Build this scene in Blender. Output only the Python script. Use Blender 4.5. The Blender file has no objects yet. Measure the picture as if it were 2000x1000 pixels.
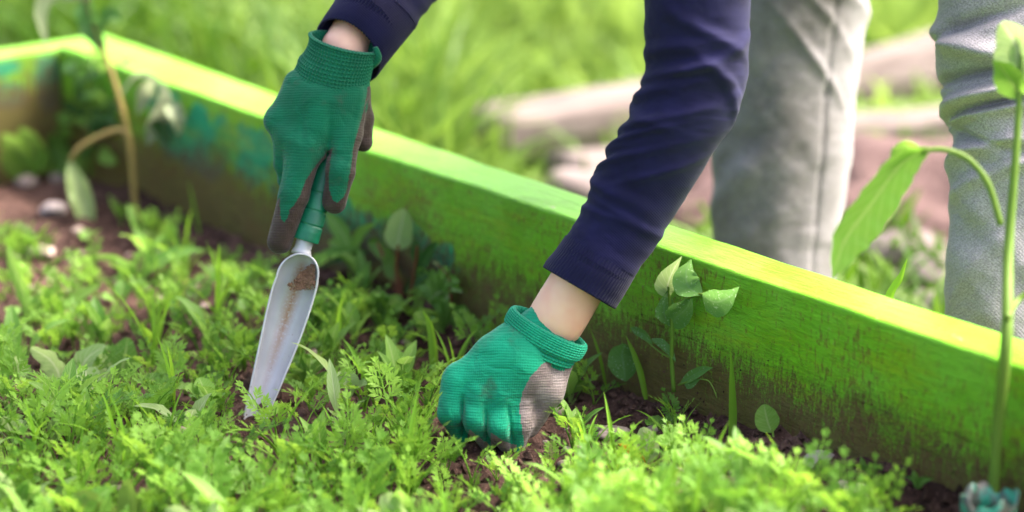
import bpy, math, random
import numpy as np
from mathutils import Vector, Matrix

random.seed(7)
rng = np.random.default_rng(7)
SC = bpy.context.scene
COL = SC.collection

# ------------------------------------------------------------------ camera
LENS = 75.0
FPX = 2000 * LENS / 36.0
PITCH = math.radians(17.4)
CAM = np.array([0.0, 0.0, 0.74])
ST, CT = math.sin(PITCH), math.cos(PITCH)
RV = np.array([1.0, 0, 0]); UV_ = np.array([0, ST, CT]); FV = np.array([0, CT, -ST])
cd = bpy.data.cameras.new('camera'); cam = bpy.data.objects.new('camera', cd); COL.objects.link(cam)
cam.location = CAM.tolist(); cam.rotation_euler = (math.pi / 2 - PITCH, 0, 0)
cd.lens = LENS; cd.sensor_width = 36; cd.clip_start = 0.05; cd.clip_end = 500
cd.dof.use_dof = True; cd.dof.focus_distance = 1.94; cd.dof.aperture_fstop = 2.2
SC.camera = cam

# ------------------------------------------------------------------ light
SUN_DIR = Vector((0.58, 0.20, 0.79)).normalized()
W = bpy.data.worlds.new('World'); SC.world = W; W.use_nodes = True
nt = W.node_tree
sky = nt.nodes.new('ShaderNodeTexSky'); sky.sky_type = 'NISHITA'; sky.sun_disc = False
sky.sun_elevation = math.asin(SUN_DIR.z); sky.sun_rotation = math.atan2(SUN_DIR.x, SUN_DIR.y)
sky.air_density = 0.7; sky.dust_density = 9.0; sky.ozone_density = 0.2
bg = nt.nodes['Background']; bg.inputs['Strength'].default_value = 0.15
nt.links.new(sky.outputs[0], bg.inputs['Color'])
sl = bpy.data.lights.new('sun', 'SUN'); sl.energy = 1.6; sl.angle = math.radians(26); sl.color = (1.0, 0.97, 0.93)
so = bpy.data.objects.new('sun', sl); COL.objects.link(so); so.location = (3, 1, 5)
so.rotation_euler = SUN_DIR.to_track_quat('Z', 'Y').to_euler()
SC.view_settings.view_transform = 'Standard'; SC.view_settings.look = 'None'
SC.view_settings.exposure = 2.35; SC.view_settings.gamma = 1.0; SC.view_settings.use_curve_mapping = False
SC.cycles.max_bounces = 6; SC.cycles.transmission_bounces = 4; SC.cycles.transparent_max_bounces = 6

# ------------------------------------------------------------------ geometry helpers
def P(u, v, d):
    u = np.asarray(u, float)[..., None]; v = np.asarray(v, float)[..., None]; d = np.asarray(d, float)[..., None]
    return CAM + RV * (u - 1000) / FPX * d + UV_ * (500 - v) / FPX * d + FV * d

def Gz(u, v, z):
    """point of the ray through (u,v) at height z"""
    k = RV * (u - 1000) / FPX + UV_ * (500 - v) / FPX + FV
    return CAM + k * ((z - CAM[2]) / k[2])

def proj(p):
    q = np.asarray(p, float) - CAM
    d = q @ FV
    return 1000 + q @ RV / d * FPX, 500 - q @ UV_ / d * FPX, d

def h2(ix, iy, s=0):
    n = (ix.astype(np.int64) * 374761393 + iy.astype(np.int64) * 668265263 + s * 982451653) & 0xFFFFFFFF
    n = ((n ^ (n >> 13)) * 1274126177) & 0xFFFFFFFF
    n = n ^ (n >> 16)
    return (n & 0xFFFF) / 65535.0

def vn2(x, y, s=0):
    x = np.asarray(x, float); y = np.asarray(y, float)
    ix = np.floor(x); iy = np.floor(y); fx = x - ix; fy = y - iy
    fx = fx * fx * (3 - 2 * fx); fy = fy * fy * (3 - 2 * fy)
    a = h2(ix, iy, s); b = h2(ix + 1, iy, s); c = h2(ix, iy + 1, s); d = h2(ix + 1, iy + 1, s)
    return (a + (b - a) * fx) * (1 - fy) + (c + (d - c) * fx) * fy

def fbm(x, y, o=4, s=0):
    r = 0; a = 1; t = 0
    for k in range(o):
        r = r + a * vn2(x * 2 ** k + 17.3 * k, y * 2 ** k + 5.1 * k, s + k); t += a; a *= .5
    return r / t

ROOT = {}
def rootloc(parent):
    return np.array(ROOT.get(parent.name, (0, 0, 0))) if parent else np.zeros(3)

def raw_mesh(name, verts, faces, mat=None, smooth=True, uv=None, attr=None):
    me = bpy.data.meshes.new(name)
    verts = np.asarray(verts, float)
    me.from_pydata(verts.tolist(), [], faces if isinstance(faces, list) else faces.tolist())
    if smooth: me.polygons.foreach_set('use_smooth', np.ones(len(me.polygons), bool))
    if mat: me.materials.append(mat)
    if uv is not None:
        l = me.uv_layers.new(name='UVMap')
        vi = np.zeros(len(me.loops), int); me.loops.foreach_get('vertex_index', vi)
        l.data.foreach_set('uv', np.asarray(uv, float)[vi].ravel())
    if attr:
        for k, a in attr.items():
            a = np.asarray(a, float)
            at = me.attributes.new(k, 'FLOAT', 'POINT'); at.data.foreach_set('value', a)
    me.update()
    return me

def build(name, verts, faces, mat, parent=None, **kw):
    """one mesh object from world-space vertices"""
    me = raw_mesh(name, np.asarray(verts, float) - rootloc(parent), faces, mat, **kw)
    o = bpy.data.objects.new(name, me); COL.objects.link(o)
    if parent: o.parent = parent; ROOT[o.name] = tuple(rootloc(parent))
    return o

def thing(name, label, cat, loc=(0, 0, 0), group=None):
    o = bpy.data.objects.new(name, None); COL.objects.link(o); o.empty_display_size = .02
    o.location = [float(c) for c in loc]; o['label'] = label; o['category'] = cat
    if group: o['group'] = group
    ROOT[o.name] = tuple(float(c) for c in loc)
    return o

def tag(o, label=None, cat=None, group=None, kind=None):
    if label: o['label'] = label
    if cat: o['category'] = cat
    if group: o['group'] = group
    if kind: o['kind'] = kind
    return o

def merge(parts):
    """parts: list of (verts, faces[, uv]) -> joined"""
    V = []; Fc = []; U = []; n = 0
    for p in parts:
        v = np.asarray(p[0], float); V.append(v)
        Fc += [[i + n for i in f] for f in (p[1] if isinstance(p[1], list) else p[1].tolist())]
        U.append(np.asarray(p[2], float) if len(p) > 2 and p[2] is not None else np.zeros((len(v), 2)))
        n += len(v)
    return np.concatenate(V), Fc, np.concatenate(U)

def catmull(K, n):
    K = np.asarray(K, float); m = len(K)
    if m == 2:
        t = np.linspace(0, 1, n)[:, None]; return K[0] * (1 - t) + K[1] * t
    T = np.linspace(0, m - 1, n); i = np.minimum(T.astype(int), m - 2); t = (T - i)[:, None]
    g = lambda j: K[np.clip(j, 0, m - 1)]
    p0 = np.where((i == 0)[:, None], 2 * g(i) - g(i + 1), g(i - 1)); p3 = np.where((i == m - 2)[:, None], 2 * g(i + 1) - g(i), g(i + 2))
    p1 = g(i); p2 = g(i + 1)
    return .5 * (2 * p1 + (p2 - p0) * t + (2 * p0 - 5 * p1 + 4 * p2 - p3) * t ** 2 + (3 * p1 - p0 - 3 * p2 + p3) * t ** 3)

def gridfaces(n, m, closed=True):
    i = np.arange(n - 1)[:, None]; j = np.arange(m if closed else m - 1)[None, :]
    a = i * m + j; b = i * m + (j + 1) % m; c = (i + 1) * m + (j + 1) % m; d = (i + 1) * m + j
    return np.stack([a, b, c, d], -1).reshape(-1, 4).tolist()

def tube(path, radii, m=8, n=None, caps=True):
    """round tube along world points"""
    path = np.asarray(path, float); radii = np.asarray(radii, float)
    if radii.ndim == 0: radii = np.full(len(path), float(radii))
    n = n or max(len(path) * 4, 4)
    C = catmull(np.column_stack([path, radii]), n); c = C[:, :3]; r = np.maximum(C[:, 3], 1e-5)
    t = np.gradient(c, axis=0); t /= np.linalg.norm(t, axis=1)[:, None] + 1e-12
    ref = np.array([0.31, -.9, .3]); V = []
    a = np.cross(t[0], ref); a /= np.linalg.norm(a)
    ph = np.linspace(0, 2 * math.pi, m, endpoint=False)
    for k in range(n):
        a = a - t[k] * (a @ t[k]); a /= np.linalg.norm(a) + 1e-12; b = np.cross(t[k], a)
        V.append(c[k] + r[k] * (np.cos(ph)[:, None] * a + np.sin(ph)[:, None] * b))
    V = np.concatenate(V); Fc = gridfaces(n, m)
    if caps: Fc.append(list(range(m))[::-1]); Fc.append(list(range((n - 1) * m, n * m)))
    uv = np.column_stack([np.tile(ph / 6.2832, n), np.repeat(np.linspace(0, 1, n), m)])
    return V, Fc, uv

def loft(rings, d0, n=120, m=96, disp=None, hem0=0, hem1=0, cap=False, sq=1.0):
    """rings: rows (cu,cv,cw, au,av,aw, bu,bv,bw) in units of 1/FPX of d0; a -> phi 0, b -> phi 90"""
    K = catmull(np.asarray(rings, float), n)
    ph = np.linspace(0, 2 * math.pi, m, endpoint=False)
    t = np.linspace(0, 1, n)
    T, PH = np.meshgrid(t, ph, indexing='ij')
    cs = np.cos(PH); sn = np.sin(PH)
    if sq != 1: cs = np.sign(cs) * abs(cs) ** sq; sn = np.sign(sn) * abs(sn) ** sq
    off = cs[..., None] * K[:, None, 3:6] + sn[..., None] * K[:, None, 6:9]
    L = np.linalg.norm(off, axis=-1, keepdims=True)
    if disp is not None: off = off * (1 + disp(T, PH)[..., None] / L)
    pts = K[:, None, :3] + off
    blocks = [pts]; tt = [t]
    if hem0:
        dirv = K[min(6, n - 1), :3] - K[0, :3]; dirv /= np.linalg.norm(dirv)
        o = pts[0] - K[0, :3]; l = np.linalg.norm(o, axis=-1, keepdims=True)
        lip = [K[0, :3] + o * (1 - hem0 / l) + dirv * 60, K[0, :3] + o * (1 - hem0 / l) + dirv * 3, K[0, :3] + o * (1 - .5 * hem0 / l) - dirv * 2]
        blocks.insert(0, np.stack(lip)); tt.insert(0, np.zeros(3))
    pts = np.concatenate(blocks); tt = np.concatenate(tt); N = len(pts)
    w = P(pts[..., 0], pts[..., 1], d0 + pts[..., 2] * d0 / FPX).reshape(-1, 3)
    Fc = gridfaces(N, m)
    if cap: Fc.append(list(range((N - 1) * m, N * m)))
    uv = np.column_stack([np.tile(ph / 6.2832, N), np.repeat(tt, m)])
    return w, Fc, uv

def LR(l, r, w=0, ratio=.85, wl=0):
    l = np.array(l, float); r = np.array(r, float); c = (l + r) / 2; a = (r - l) / 2; L = np.linalg.norm(a)
    return [c[0], c[1], w, a[0], a[1], wl, 0, 0, -L * ratio]

def surfnets(fn, lo, hi, step):
    lo = np.asarray(lo, float); hi = np.asarray(hi, float)
    N = np.ceil((hi - lo) / step).astype(int) + 1
    ax = [lo[i] + np.arange(N[i]) * step for i in range(3)]
    G = np.stack(np.meshgrid(*ax, indexing='ij'), -1).reshape(-1, 3)
    V = np.concatenate([fn(c) for c in np.array_split(G, max(1, len(G) // 300000))]).reshape(N)
    S = V < 0
    cs = [V[i:N[0] - 1 + i, j:N[1] - 1 + j, k:N[2] - 1 + k] for i in (0, 1) for j in (0, 1) for k in (0, 1)]
    cn = sum((c < 0).astype(int) for c in cs); act = (cn > 0) & (cn < 8)
    idx = -np.ones(act.shape, int); idx[act] = np.arange(act.sum())
    co = np.array([(i, j, k) for i in (0, 1) for j in (0, 1) for k in (0, 1)], float)
    cv = np.stack([c[act] for c in cs], -1)
    acc = np.zeros((cv.shape[0], 3)); cnt = np.zeros(cv.shape[0])
    for a in range(8):
        for b in range(a + 1, 8):
            if np.abs(co[a] - co[b]).sum() != 1: continue
            x = (cv[:, a] < 0) != (cv[:, b] < 0)
            t = np.where(x, cv[:, a] / (cv[:, a] - cv[:, b] + 1e-20), 0)
            acc += np.where(x[:, None], co[a] + t[:, None] * (co[b] - co[a]), 0); cnt += x
    verts = lo + (np.argwhere(act) + acc / cnt[:, None]) * step
    Fc = []
    for axn in range(3):
        o = [i for i in range(3) if i != axn]
        sl0 = [slice(None)] * 3; sl1 = [slice(None)] * 3
        sl0[axn] = slice(0, N[axn] - 1); sl1[axn] = slice(1, N[axn])
        E = S[tuple(sl0)] != S[tuple(sl1)]
        q = np.argwhere(E); q = q[(q[:, o[0]] > 0) & (q[:, o[1]] > 0) & (q[:, o[0]] < N[o[0]] - 1) & (q[:, o[1]] < N[o[1]] - 1)]
        s0 = S[tuple(q.T)]
        def at(d0, d1):
            r = q.copy(); r[:, o[0]] += d0; r[:, o[1]] += d1; return idx[tuple(r.T)]
        f = np.stack([at(-1, -1), at(0, -1), at(0, 0), at(-1, 0)], -1)
        flip = s0 if axn != 1 else ~s0
        f = np.where(flip[:, None], f, f[:, ::-1]); Fc.append(f)
    return verts, np.concatenate(Fc)

def rc(p, a, b, ra, rb, sc=(1, 1, 1)):
    """tapered capsule distance; sc squashes space about the axis"""
    a = np.asarray(a, float); b = np.asarray(b, float); sc = np.asarray(sc, float)
    p = (p - a) * sc; ab = (b - a) * sc
    h = np.clip(p @ ab / (ab @ ab + 1e-12), 0, 1)
    return (np.linalg.norm(p - h[:, None] * ab, axis=1) - (ra + (rb - ra) * h)) / max(sc)

def smin(a, b, k):
    h = np.clip(.5 + .5 * (b - a) / k, 0, 1)
    return b + (a - b) * h - k * h * (1 - h)

def inpoly(u, v, poly):
    r = np.zeros(len(u), bool); n = len(poly)
    for i in range(n):
        x1, y1 = poly[i]; x2, y2 = poly[(i + 1) % n]
        c = ((y1 > v) != (y2 > v)) & (u < (x2 - x1) * (v - y1) / (y2 - y1 + 1e-9) + x1)
        r ^= c
    return r

# ------------------------------------------------------------------ materials
def newmat(name):
    m = bpy.data.materials.new(name); m.use_nodes = True
    t = m.node_tree; b = t.nodes['Principled BSDF']; return m, t, b, t.nodes['Material Output']

class NT:
    def __init__(s, t): s.t = t
    def n(s, typ, **kw):
        x = s.t.nodes.new(typ)
        for k, v in kw.items(): setattr(x, k, v)
        return x
    def l(s, a, b): s.t.links.new(a, b)
    def val(s, x, inp):
        if hasattr(x, 'is_linked') or hasattr(x, 'links'): s.l(x, inp)
        else: inp.default_value = x
    def math(s, op, a, b=0.0, c=None, clamp=False):
        x = s.n('ShaderNodeMath', operation=op, use_clamp=clamp); s.val(a, x.inputs[0]); s.val(b, x.inputs[1])
        if c is not None: s.val(c, x.inputs[2])
        return x.outputs[0]
    def mix(s, f, a, b):
        x = s.n('ShaderNodeMix', data_type='RGBA'); s.val(f, x.inputs[0])
        for v, i in ((a, 6), (b, 7)):
            if isinstance(v, tuple): x.inputs[i].default_value = v + (1,) if len(v) == 3 else v
            else: s.l(v, x.inputs[i])
        return x.outputs[2]
    def mapc(s, vec, sc, rot=(0, 0, 0), loc=(0, 0, 0)):
        x = s.n('ShaderNodeMapping'); s.l(vec, x.inputs[0]); x.inputs['Scale'].default_value = sc
        x.inputs['Rotation'].default_value = rot; x.inputs['Location'].default_value = loc; return x.outputs[0]
    def noise(s, vec, scale, det=4, rough=.55, dist=0):
        x = s.n('ShaderNodeTexNoise'); s.l(vec, x.inputs['Vector']); x.inputs['Scale'].default_value = scale
        x.inputs['Detail'].default_value = det; x.inputs['Roughness'].default_value = rough; x.inputs['Distortion'].default_value = dist
        return x.outputs[0]
    def ramp(s, f, a, b, lo=0., hi=1.):
        x = s.n('ShaderNodeMapRange', interpolation_type='SMOOTHSTEP'); s.val(f, x.inputs[0])
        x.inputs[1].default_value = a; x.inputs[2].default_value = b; x.inputs[3].default_value = lo; x.inputs[4].default_value = hi
        return x.outputs[0]
    def bump(s, h, strength, dist, b, prev=None):
        x = s.n('ShaderNodeBump'); s.l(h, x.inputs['Height']); x.inputs['Strength'].default_value = strength
        x.inputs['Distance'].default_value = dist
        if prev is not None: s.l(prev, x.inputs['Normal'])
        s.l(x.outputs[0], b.inputs['Normal']); return x.outputs[0]
    def obj(s): return s.n('ShaderNodeTexCoord').outputs['Object']
    def uv(s): return s.n('ShaderNodeTexCoord').outputs['UV']
    def xyz(s, v):
        x = s.n('ShaderNodeSeparateXYZ'); s.l(v, x.inputs[0]); return x.outputs

def leafmat(name, c1, c2, trans=.45, rough=.5, spots=None, vein=None, edge=None):
    m, t, b, out = newmat(name); q = NT(t)
    oi = q.n('ShaderNodeObjectInfo').outputs['Random']
    geo = q.obj(); nz = q.noise(geo, 45, 3)
    at = q.n('ShaderNodeAttribute', attribute_name='tone').outputs['Fac']
    f = q.math('ADD', q.math('MULTIPLY', oi, .75), q.math('MULTIPLY', nz, .35)); f = q.math('ADD', f, at, clamp=True)
    c = q.mix(f, c1, c2)
    uvs = q.xyz(q.uv())
    if spots: 
        sp = q.ramp(q.noise(q.mapc(geo, (1, 1, 1)), 420, 2), .62, .68)
        c = q.mix(q.math('MULTIPLY', sp, .55), c, spots)
    if vein:
        # midrib and side veins in leaf coordinates (u across, v along)
        x = q.math('ABSOLUTE', q.math('SUBTRACT', uvs[0], .5))
        mid = q.ramp(x, .02, .06, 1, 0)
        sv = q.math('SINE', q.math('MULTIPLY', q.math('SUBTRACT', uvs[1], q.math('MULTIPLY', x, .5)), 55))
        sv = q.math('MULTIPLY', q.ramp(sv, .82, 1), .6)
        vv = q.math('MAXIMUM', mid, sv)
        c = q.mix(q.math('MULTIPLY', vv, .55), c, vein)
        q.bump(vv, .35, .0006, b)
    if edge:
        e = q.ramp(q.math('ADD', uvs[1], q.math('MULTIPLY', nz, .3)), .1, .55, 1, 0)
        c = q.mix(e, c, edge)
    q.l(c, b.inputs['Base Color']); b.inputs['Roughness'].default_value = rough
    b.inputs['Specular IOR Level'].default_value = .25
    tr = q.n('ShaderNodeBsdfTranslucent'); hs = q.n('ShaderNodeHueSaturation'); q.l(c, hs.inputs['Color'])
    hs.inputs['Value'].default_value = 1.5; hs.inputs['Hue'].default_value = .485; q.l(hs.outputs[0], tr.inputs[0])
    mx = q.n('ShaderNodeMixShader'); mx.inputs[0].default_value = trans
    q.l(b.outputs[0], mx.inputs[1]); q.l(tr.outputs[0], mx.inputs[2]); q.l(mx.outputs[0], out.inputs['Surface'])
    return m

M = {}
M['carrot'] = leafmat('carrot_leaf', (.040, .15, .012), (.25, .46, .05), .42)
M['weed'] = leafmat('weed_leaf', (.055, .18, .02), (.20, .38, .06), .42, vein=(.34, .46, .16))
M['weed_pale'] = leafmat('pale_leaf', (.20, .34, .10), (.30, .42, .16), .42, vein=(.5, .55, .35))
M['dark_leaf'] = leafmat('dark_leaf', (.022, .075, .018), (.05, .14, .03), .3, vein=(.12, .2, .06))
M['pea'] = leafmat('pea_leaf', (.09, .24, .05), (.14, .31, .08), .45, spots=(.45, .55, .38), vein=(.16, .30, .12))
M['blade'] = leafmat('grass_blade', (.12, .30, .02), (.20, .40, .03), .5)
M['grass'] = leafmat('meadow_grass', (.045, .12, .006), (.21, .33, .065), .4)
M['wilt'] = leafmat('wilted_leaf', (.18, .24, .10), (.34, .38, .24), .3)
M['big_leaf'] = leafmat('big_leaf', (.11, .27, .03), (.18, .36, .05), .45, vein=(.3, .42, .12))
M['red_leaf'] = leafmat('reddish_leaf', (.09, .20, .03), (.14, .22, .04), .4, edge=(.16, .05, .02))
M['orange_leaf'] = leafmat('orange_leaf', (.62, .22, .02), (.5, .3, .03), .35)
M['stem'] = leafmat('green_stem', (.10, .21, .02), (.16, .26, .04), .15)
M['stem_tan'] = leafmat('tan_stem', (.26, .20, .05), (.22, .17, .06), .1)
M['stem_red'] = leafmat('red_stem', (.14, .04, .02), (.18, .07, .03), .15)

def mat_soil(name, dark, light, bias=0.0, obj=True):
    m, t, b, o = newmat(name); q = NT(t); g = q.obj()
    big = q.noise(g, 5, 3); mid = q.noise(g, 60, 5, .65); fine = q.noise(g, 420, 4, .7)
    f = q.math('ADD', q.math('MULTIPLY', big, .9), q.math('MULTIPLY', mid, .7))
    f = q.ramp(f, .62 - bias, 1.05 - bias)
    c = q.mix(f, dark, light)
    c = q.mix(q.ramp(fine, .60, .72), c, tuple(min(1, x * 2.0 + .03) for x in light))
    c = q.mix(q.ramp(fine, .42, .30), c, tuple(x * .4 for x in dark))
    q.l(c, b.inputs['Base Color']); b.inputs['Roughness'].default_value = .95; b.inputs['Specular IOR Level'].default_value = .15
    n1 = q.bump(mid, .9, .006, b); q.bump(fine, .9, .002, b, n1)
    return m
M['soil'] = mat_soil('bed_soil', (.030, .016, .012), (.14, .080, .064))
M['crumb'] = mat_soil('soil_crumb', (.036, .020, .015), (.16, .095, .075), .02)
M['clod'] = mat_soil('damp_brown_soil', (.12, .065, .04), (.28, .17, .11), .1)
M['mound'] = mat_soil('mound_soil', (.06, .036, .034), (.14, .09, .085), .15)
M['ground'] = mat_soil('meadow_ground', (.055, .10, .018), (.12, .20, .04), .1)

def mat_board(name, teal, dirt):
    m, t, b, o = newmat(name); q = NT(t); g = q.obj(); x, y, z = q.xyz(g)
    grain = q.noise(q.mapc(g, (3.0, 40, 60)), 5, 6, .7, .4)
    grain2 = q.noise(q.mapc(g, (14, 90, 260)), 3, 4, .7)
    cloud = q.noise(g, 9, 4)
    base = q.mix(q.ramp(cloud, .35, .65), (.205, .59, .014), (.245, .65, .045))
    base = q.mix(q.ramp(grain, .30, .52, .32, 0), base, (.15, .27, .004))
    # teal undercoat showing in patches near the far corner
    wb_ = q.noise(q.mapc(g, (26, 26, 9)), 1.0, 4, .6); tm = None
    for cx, cz, rx, rz in teal:
        dx_ = q.math('POWER', q.math('DIVIDE', q.math('SUBTRACT', x, cx), rx), 2); dz_ = q.math('POWER', q.math('DIVIDE', q.math('SUBTRACT', z, cz), rz), 2)
        e_ = q.math('ADD', q.math('SQRT', q.math('ADD', dx_, dz_)), q.math('MULTIPLY', q.math('SUBTRACT', wb_, .5), 2.6))
        e_ = q.ramp(e_, .95, 1.1, 1, 0); tm = e_ if tm is None else q.math('MAXIMUM', tm, e_)
    tm = q.math('MULTIPLY', tm, q.ramp(z, -.012, -.004, 1, 0))
    base = q.mix(tm, base, (.004, .44, .20))
    # wood showing along arrises and scraped spots on the top
    ts = q.noise(q.mapc(g, (9, 16, 16)), 2.3, 5, .7)
    topm = q.ramp(z, -.006, -.001)
    base = q.mix(q.math('MULTIPLY', q.ramp(ts, .66, .71), topm), base, (.46, .33, .26))
    wet = q.noise(q.mapc(g, (6, 10, 6), loc=(3, 1, 0)), 2.2, 2, .4)
    base = q.mix(q.math('MULTIPLY', q.ramp(wet, .55, .58), .55), base, (.17, .46, .008))
    fz = q.ramp(z, -.003, -.010)
    ol = q.noise(q.mapc(g, (5, 8, 22), loc=(2, 0, 1)), 2.0, 6, .75); base = q.mix(q.math('MULTIPLY', q.ramp(ol, .45, .7, 0, .6), fz), base, (.37, .50, .008))
    fl = q.noise(q.mapc(g, (260, 80, 70), loc=(5, 2, 3)), 1.0, 5, .8); fb = q.noise(g, 7, 3)
    fk = q.math('MULTIPLY', q.ramp(q.math('ADD', fl, q.math('MULTIPLY', q.math('SUBTRACT', fb, .5), .35)), .545, .61), fz)
    base = q.mix(q.math('MULTIPLY', fk, .7), base, (.20, .085, .035))
    # soil splashed on the face: vertical drips, heavier towards the soil
    st = q.noise(q.mapc(g, (210, 70, 44)), 1.0, 7, .82)
    st2 = q.noise(q.mapc(g, (14, 14, 5)), 1.0, 3, .6)
    hgt = q.math('ADD', q.ramp(z, -.155, 0.0, .27, -.075), q.ramp(x, dirt[0], dirt[1], dirt[2], 0))
    sm = q.math('ADD', q.math('ADD', q.math('MULTIPLY', st, .75), q.math('MULTIPLY', st2, .25)), hgt)
    sm = q.math('ADD', sm, q.math('MULTIPLY', q.math('SUBTRACT', q.noise(g, 420, 4, .8), .45), .42))
    face = q.ramp(z, -.004, -.012)
    sm = q.math('MULTIPLY', q.ramp(sm, .58, .72), face)
    base2 = q.mix(q.math('MULTIPLY', sm, .86), base, (.165, .075, .050))
    fine = q.noise(g, 700, 3, .7)
    base2 = q.mix(q.math('MULTIPLY', q.math('MULTIPLY', q.ramp(fine, .6, .7), sm), .6), base2, (.20, .13, .11))
    # speckle
    sp = q.noise(g, 190, 2)
    base2 = q.mix(q.math('MULTIPLY', q.ramp(sp, .70, .74), .5), base2, (.40, .42, .20))
    q.l(base2, b.inputs['Base Color']); b.inputs['Specular IOR Level'].default_value = .15
    b.inputs['Coat Roughness'].default_value = .35; q.l(q.math('MULTIPLY', q.math('SUBTRACT', 1, sm), .35), b.inputs['Coat Weight'])
    q.l(q.math('ADD', .42, q.math('MULTIPLY', sm, .5)), b.inputs['Roughness'])
    # long drying cracks at fixed heights, and rough sawn relief
    wob = q.math('MULTIPLY', q.noise(q.mapc(g, (6, 1, 1)), 1, 3), .010)
    zz = q.math('ADD', z, wob)
    cr = None
    for hz, x0, x1 in ((-.078, 1.0, 1.75), (-.034, 1.75, 2.6), (-.041, 1.9, 2.9), (-.100, 1.4, 1.9), (-.060, .2, .9)):
        d = q.math('ABSOLUTE', q.math('SUBTRACT', zz, hz + .005))
        k = q.math('MULTIPLY', q.ramp(d, .0004, .0013, 1, 0), q.math('MULTIPLY', q.ramp(x, x0, x0 + .1), q.ramp(x, x1 - .1, x1, 1, 0)))
        cr = k if cr is None else q.math('MAXIMUM', cr, k)
    n0 = q.bump(q.math('MULTIPLY', cr, -1), .9, .0025, b)
    n1 = q.bump(grain, .9, .006, b, n0); n2 = q.bump(grain2, .9, .0030, b, n1); q.bump(sm, .6, .0012, b, n2)
    return m

def mat_knit(name, col, rows=130, dark=.6, bumpd=.0006, ribs=None, sheen=.15, weave=None):
    """fine knitted fabric; object-space weave, optional uv ribs"""
    m, t, b, o = newmat(name); q = NT(t); g = q.obj(); x, y, z = q.xyz(g)
    nz = q.noise(g, 30, 4); nf = q.noise(g, 900, 2)
    h = q.math('MULTIPLY', q.math('SINE', q.math('MULTIPLY', q.math('ADD', z, q.math('MULTIPLY', y, .3)), rows * 18.)), q.math('SINE', q.math('MULTIPLY', x, rows * 18.)))
    if weave:
        wz = q.math('SINE', q.math('MULTIPLY', q.math('ADD', q.math('ADD', z, q.math('MULTIPLY', y, .3)), q.math('MULTIPLY', q.noise(g, 14, 2), .012)), weave[0]))
        wx = q.math('SINE', q.math('MULTIPLY', q.math('ADD', x, q.math('MULTIPLY', q.noise(g, 14, 2), .02)), weave[1]))
        h = q.math('ADD', q.math('MULTIPLY', wz, .7), q.math('MULTIPLY', wx, .35))
    h = q.math('ADD', q.math('MULTIPLY', h, .5), nf)
    c = q.mix(q.ramp(nz, .35, .68), tuple(v * .85 for v in col), tuple(min(1, v * 1.18) for v in col))
    c = q.mix(q.ramp(h, .55, .05, 0, .35), c, tuple(v * dark for v in col))
    q.l(c, b.inputs['Base Color']); b.inputs['Roughness'].default_value = .85; b.inputs['Specular IOR Level'].default_value = .2
    b.inputs['Sheen Weight'].default_value = sheen; b.inputs['Sheen Roughness'].default_value = .5
    pr = q.bump(h, .5, bumpd, b)
    if ribs:
        u = q.xyz(q.uv())[0]
        r = q.math('SINE', q.math('MULTIPLY', u, 6.2832 * ribs)); q.bump(r, .4, .0009, b, pr)
    return m, q, b, g, c

M['navy'] = mat_knit('navy_sweatshirt', (.0085, .0085, .048), sheen=.06)[0]
M['navy_rib'] = mat_knit('navy_rib_knit', (.0075, .0075, .042), ribs=64, sheen=.06)[0]
def mat_heather():
    m, q, b, g, c = mat_knit('heather_grey_fleece', (.42, .42, .45), rows=90)
    n = q.noise(q.mapc(g, (520, 520, 900)), 1.0, 3, .8)
    c2 = q.mix(q.ramp(n, .36, .62), (.19, .18, .19), (.36, .345, .365)); 
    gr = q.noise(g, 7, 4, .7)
    xs_ = q.xyz(g)[0]; c2 = q.mix(q.math('MULTIPLY', q.ramp(gr, .35, .7, .3, .85), q.ramp(xs_, -.03, .02, 1, .04)), c2, (.07, .067, .058))  # far leg: body shade painted in as darker colour, mixed with grass stains
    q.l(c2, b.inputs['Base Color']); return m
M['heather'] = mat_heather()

def mat_glove(name, green, coat, coat2):
    m, q, b, g, c = mat_knit(name, green, rows=150, dark=.62, bumpd=.0005, weave=(2400, 3900))
    at = q.n('ShaderNodeAttribute', attribute_name='coat').outputs['Fac']
    edge = q.noise(g, 260, 2)
    k = q.ramp(q.math('ADD', at, q.math('MULTIPLY', q.math('SUBTRACT', edge, .5), .5)), .42, .56)
    n1 = q.noise(g, 45, 4, .65); n2 = q.noise(g, 800, 3, .7)
    cc = q.mix(q.ramp(n1, .35, .75), coat, coat2); cc = q.mix(q.ramp(n2, .6, .75, 0, .5), cc, tuple(min(1, v * 1.7) for v in coat2))
    sm = q.noise(g, 34, 5, .65); c = q.mix(q.ramp(sm, .56, .72, 0, .55), c, (.045, .075, .05))
    n3 = q.noise(q.mapc(g, (1, 1, 1.6), rot=(0, .6, 0)), 38, 3, .5, .8); bn = b.inputs['Normal'].links[0].from_socket; q.bump(n3, .55, .006, b, bn)
    q.l(q.mix(k, c, cc), b.inputs['Base Color'])
    q.l(q.ramp(k, 0, 1, .85, .6), b.inputs['Roughness'])
    return m
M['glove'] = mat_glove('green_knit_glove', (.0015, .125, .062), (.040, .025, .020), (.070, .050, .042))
M['glove_dusty_lit'] = mat_glove('green_knit_glove_dusty_lit', (.003, .27, .145), (.15, .118, .11), (.29, .245, .235))  # dusty palm; this hand's stronger light is also put into its colours
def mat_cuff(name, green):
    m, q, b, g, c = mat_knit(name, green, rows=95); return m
M['cuff'] = mat_cuff('green_ribbed_cuff', (.0015, .122, .06)); M['cuff2'] = mat_cuff('green_rolled_cuff_lit', (.003, .27, .145))  # rolled cuff: same stronger light painted into its green

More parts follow.
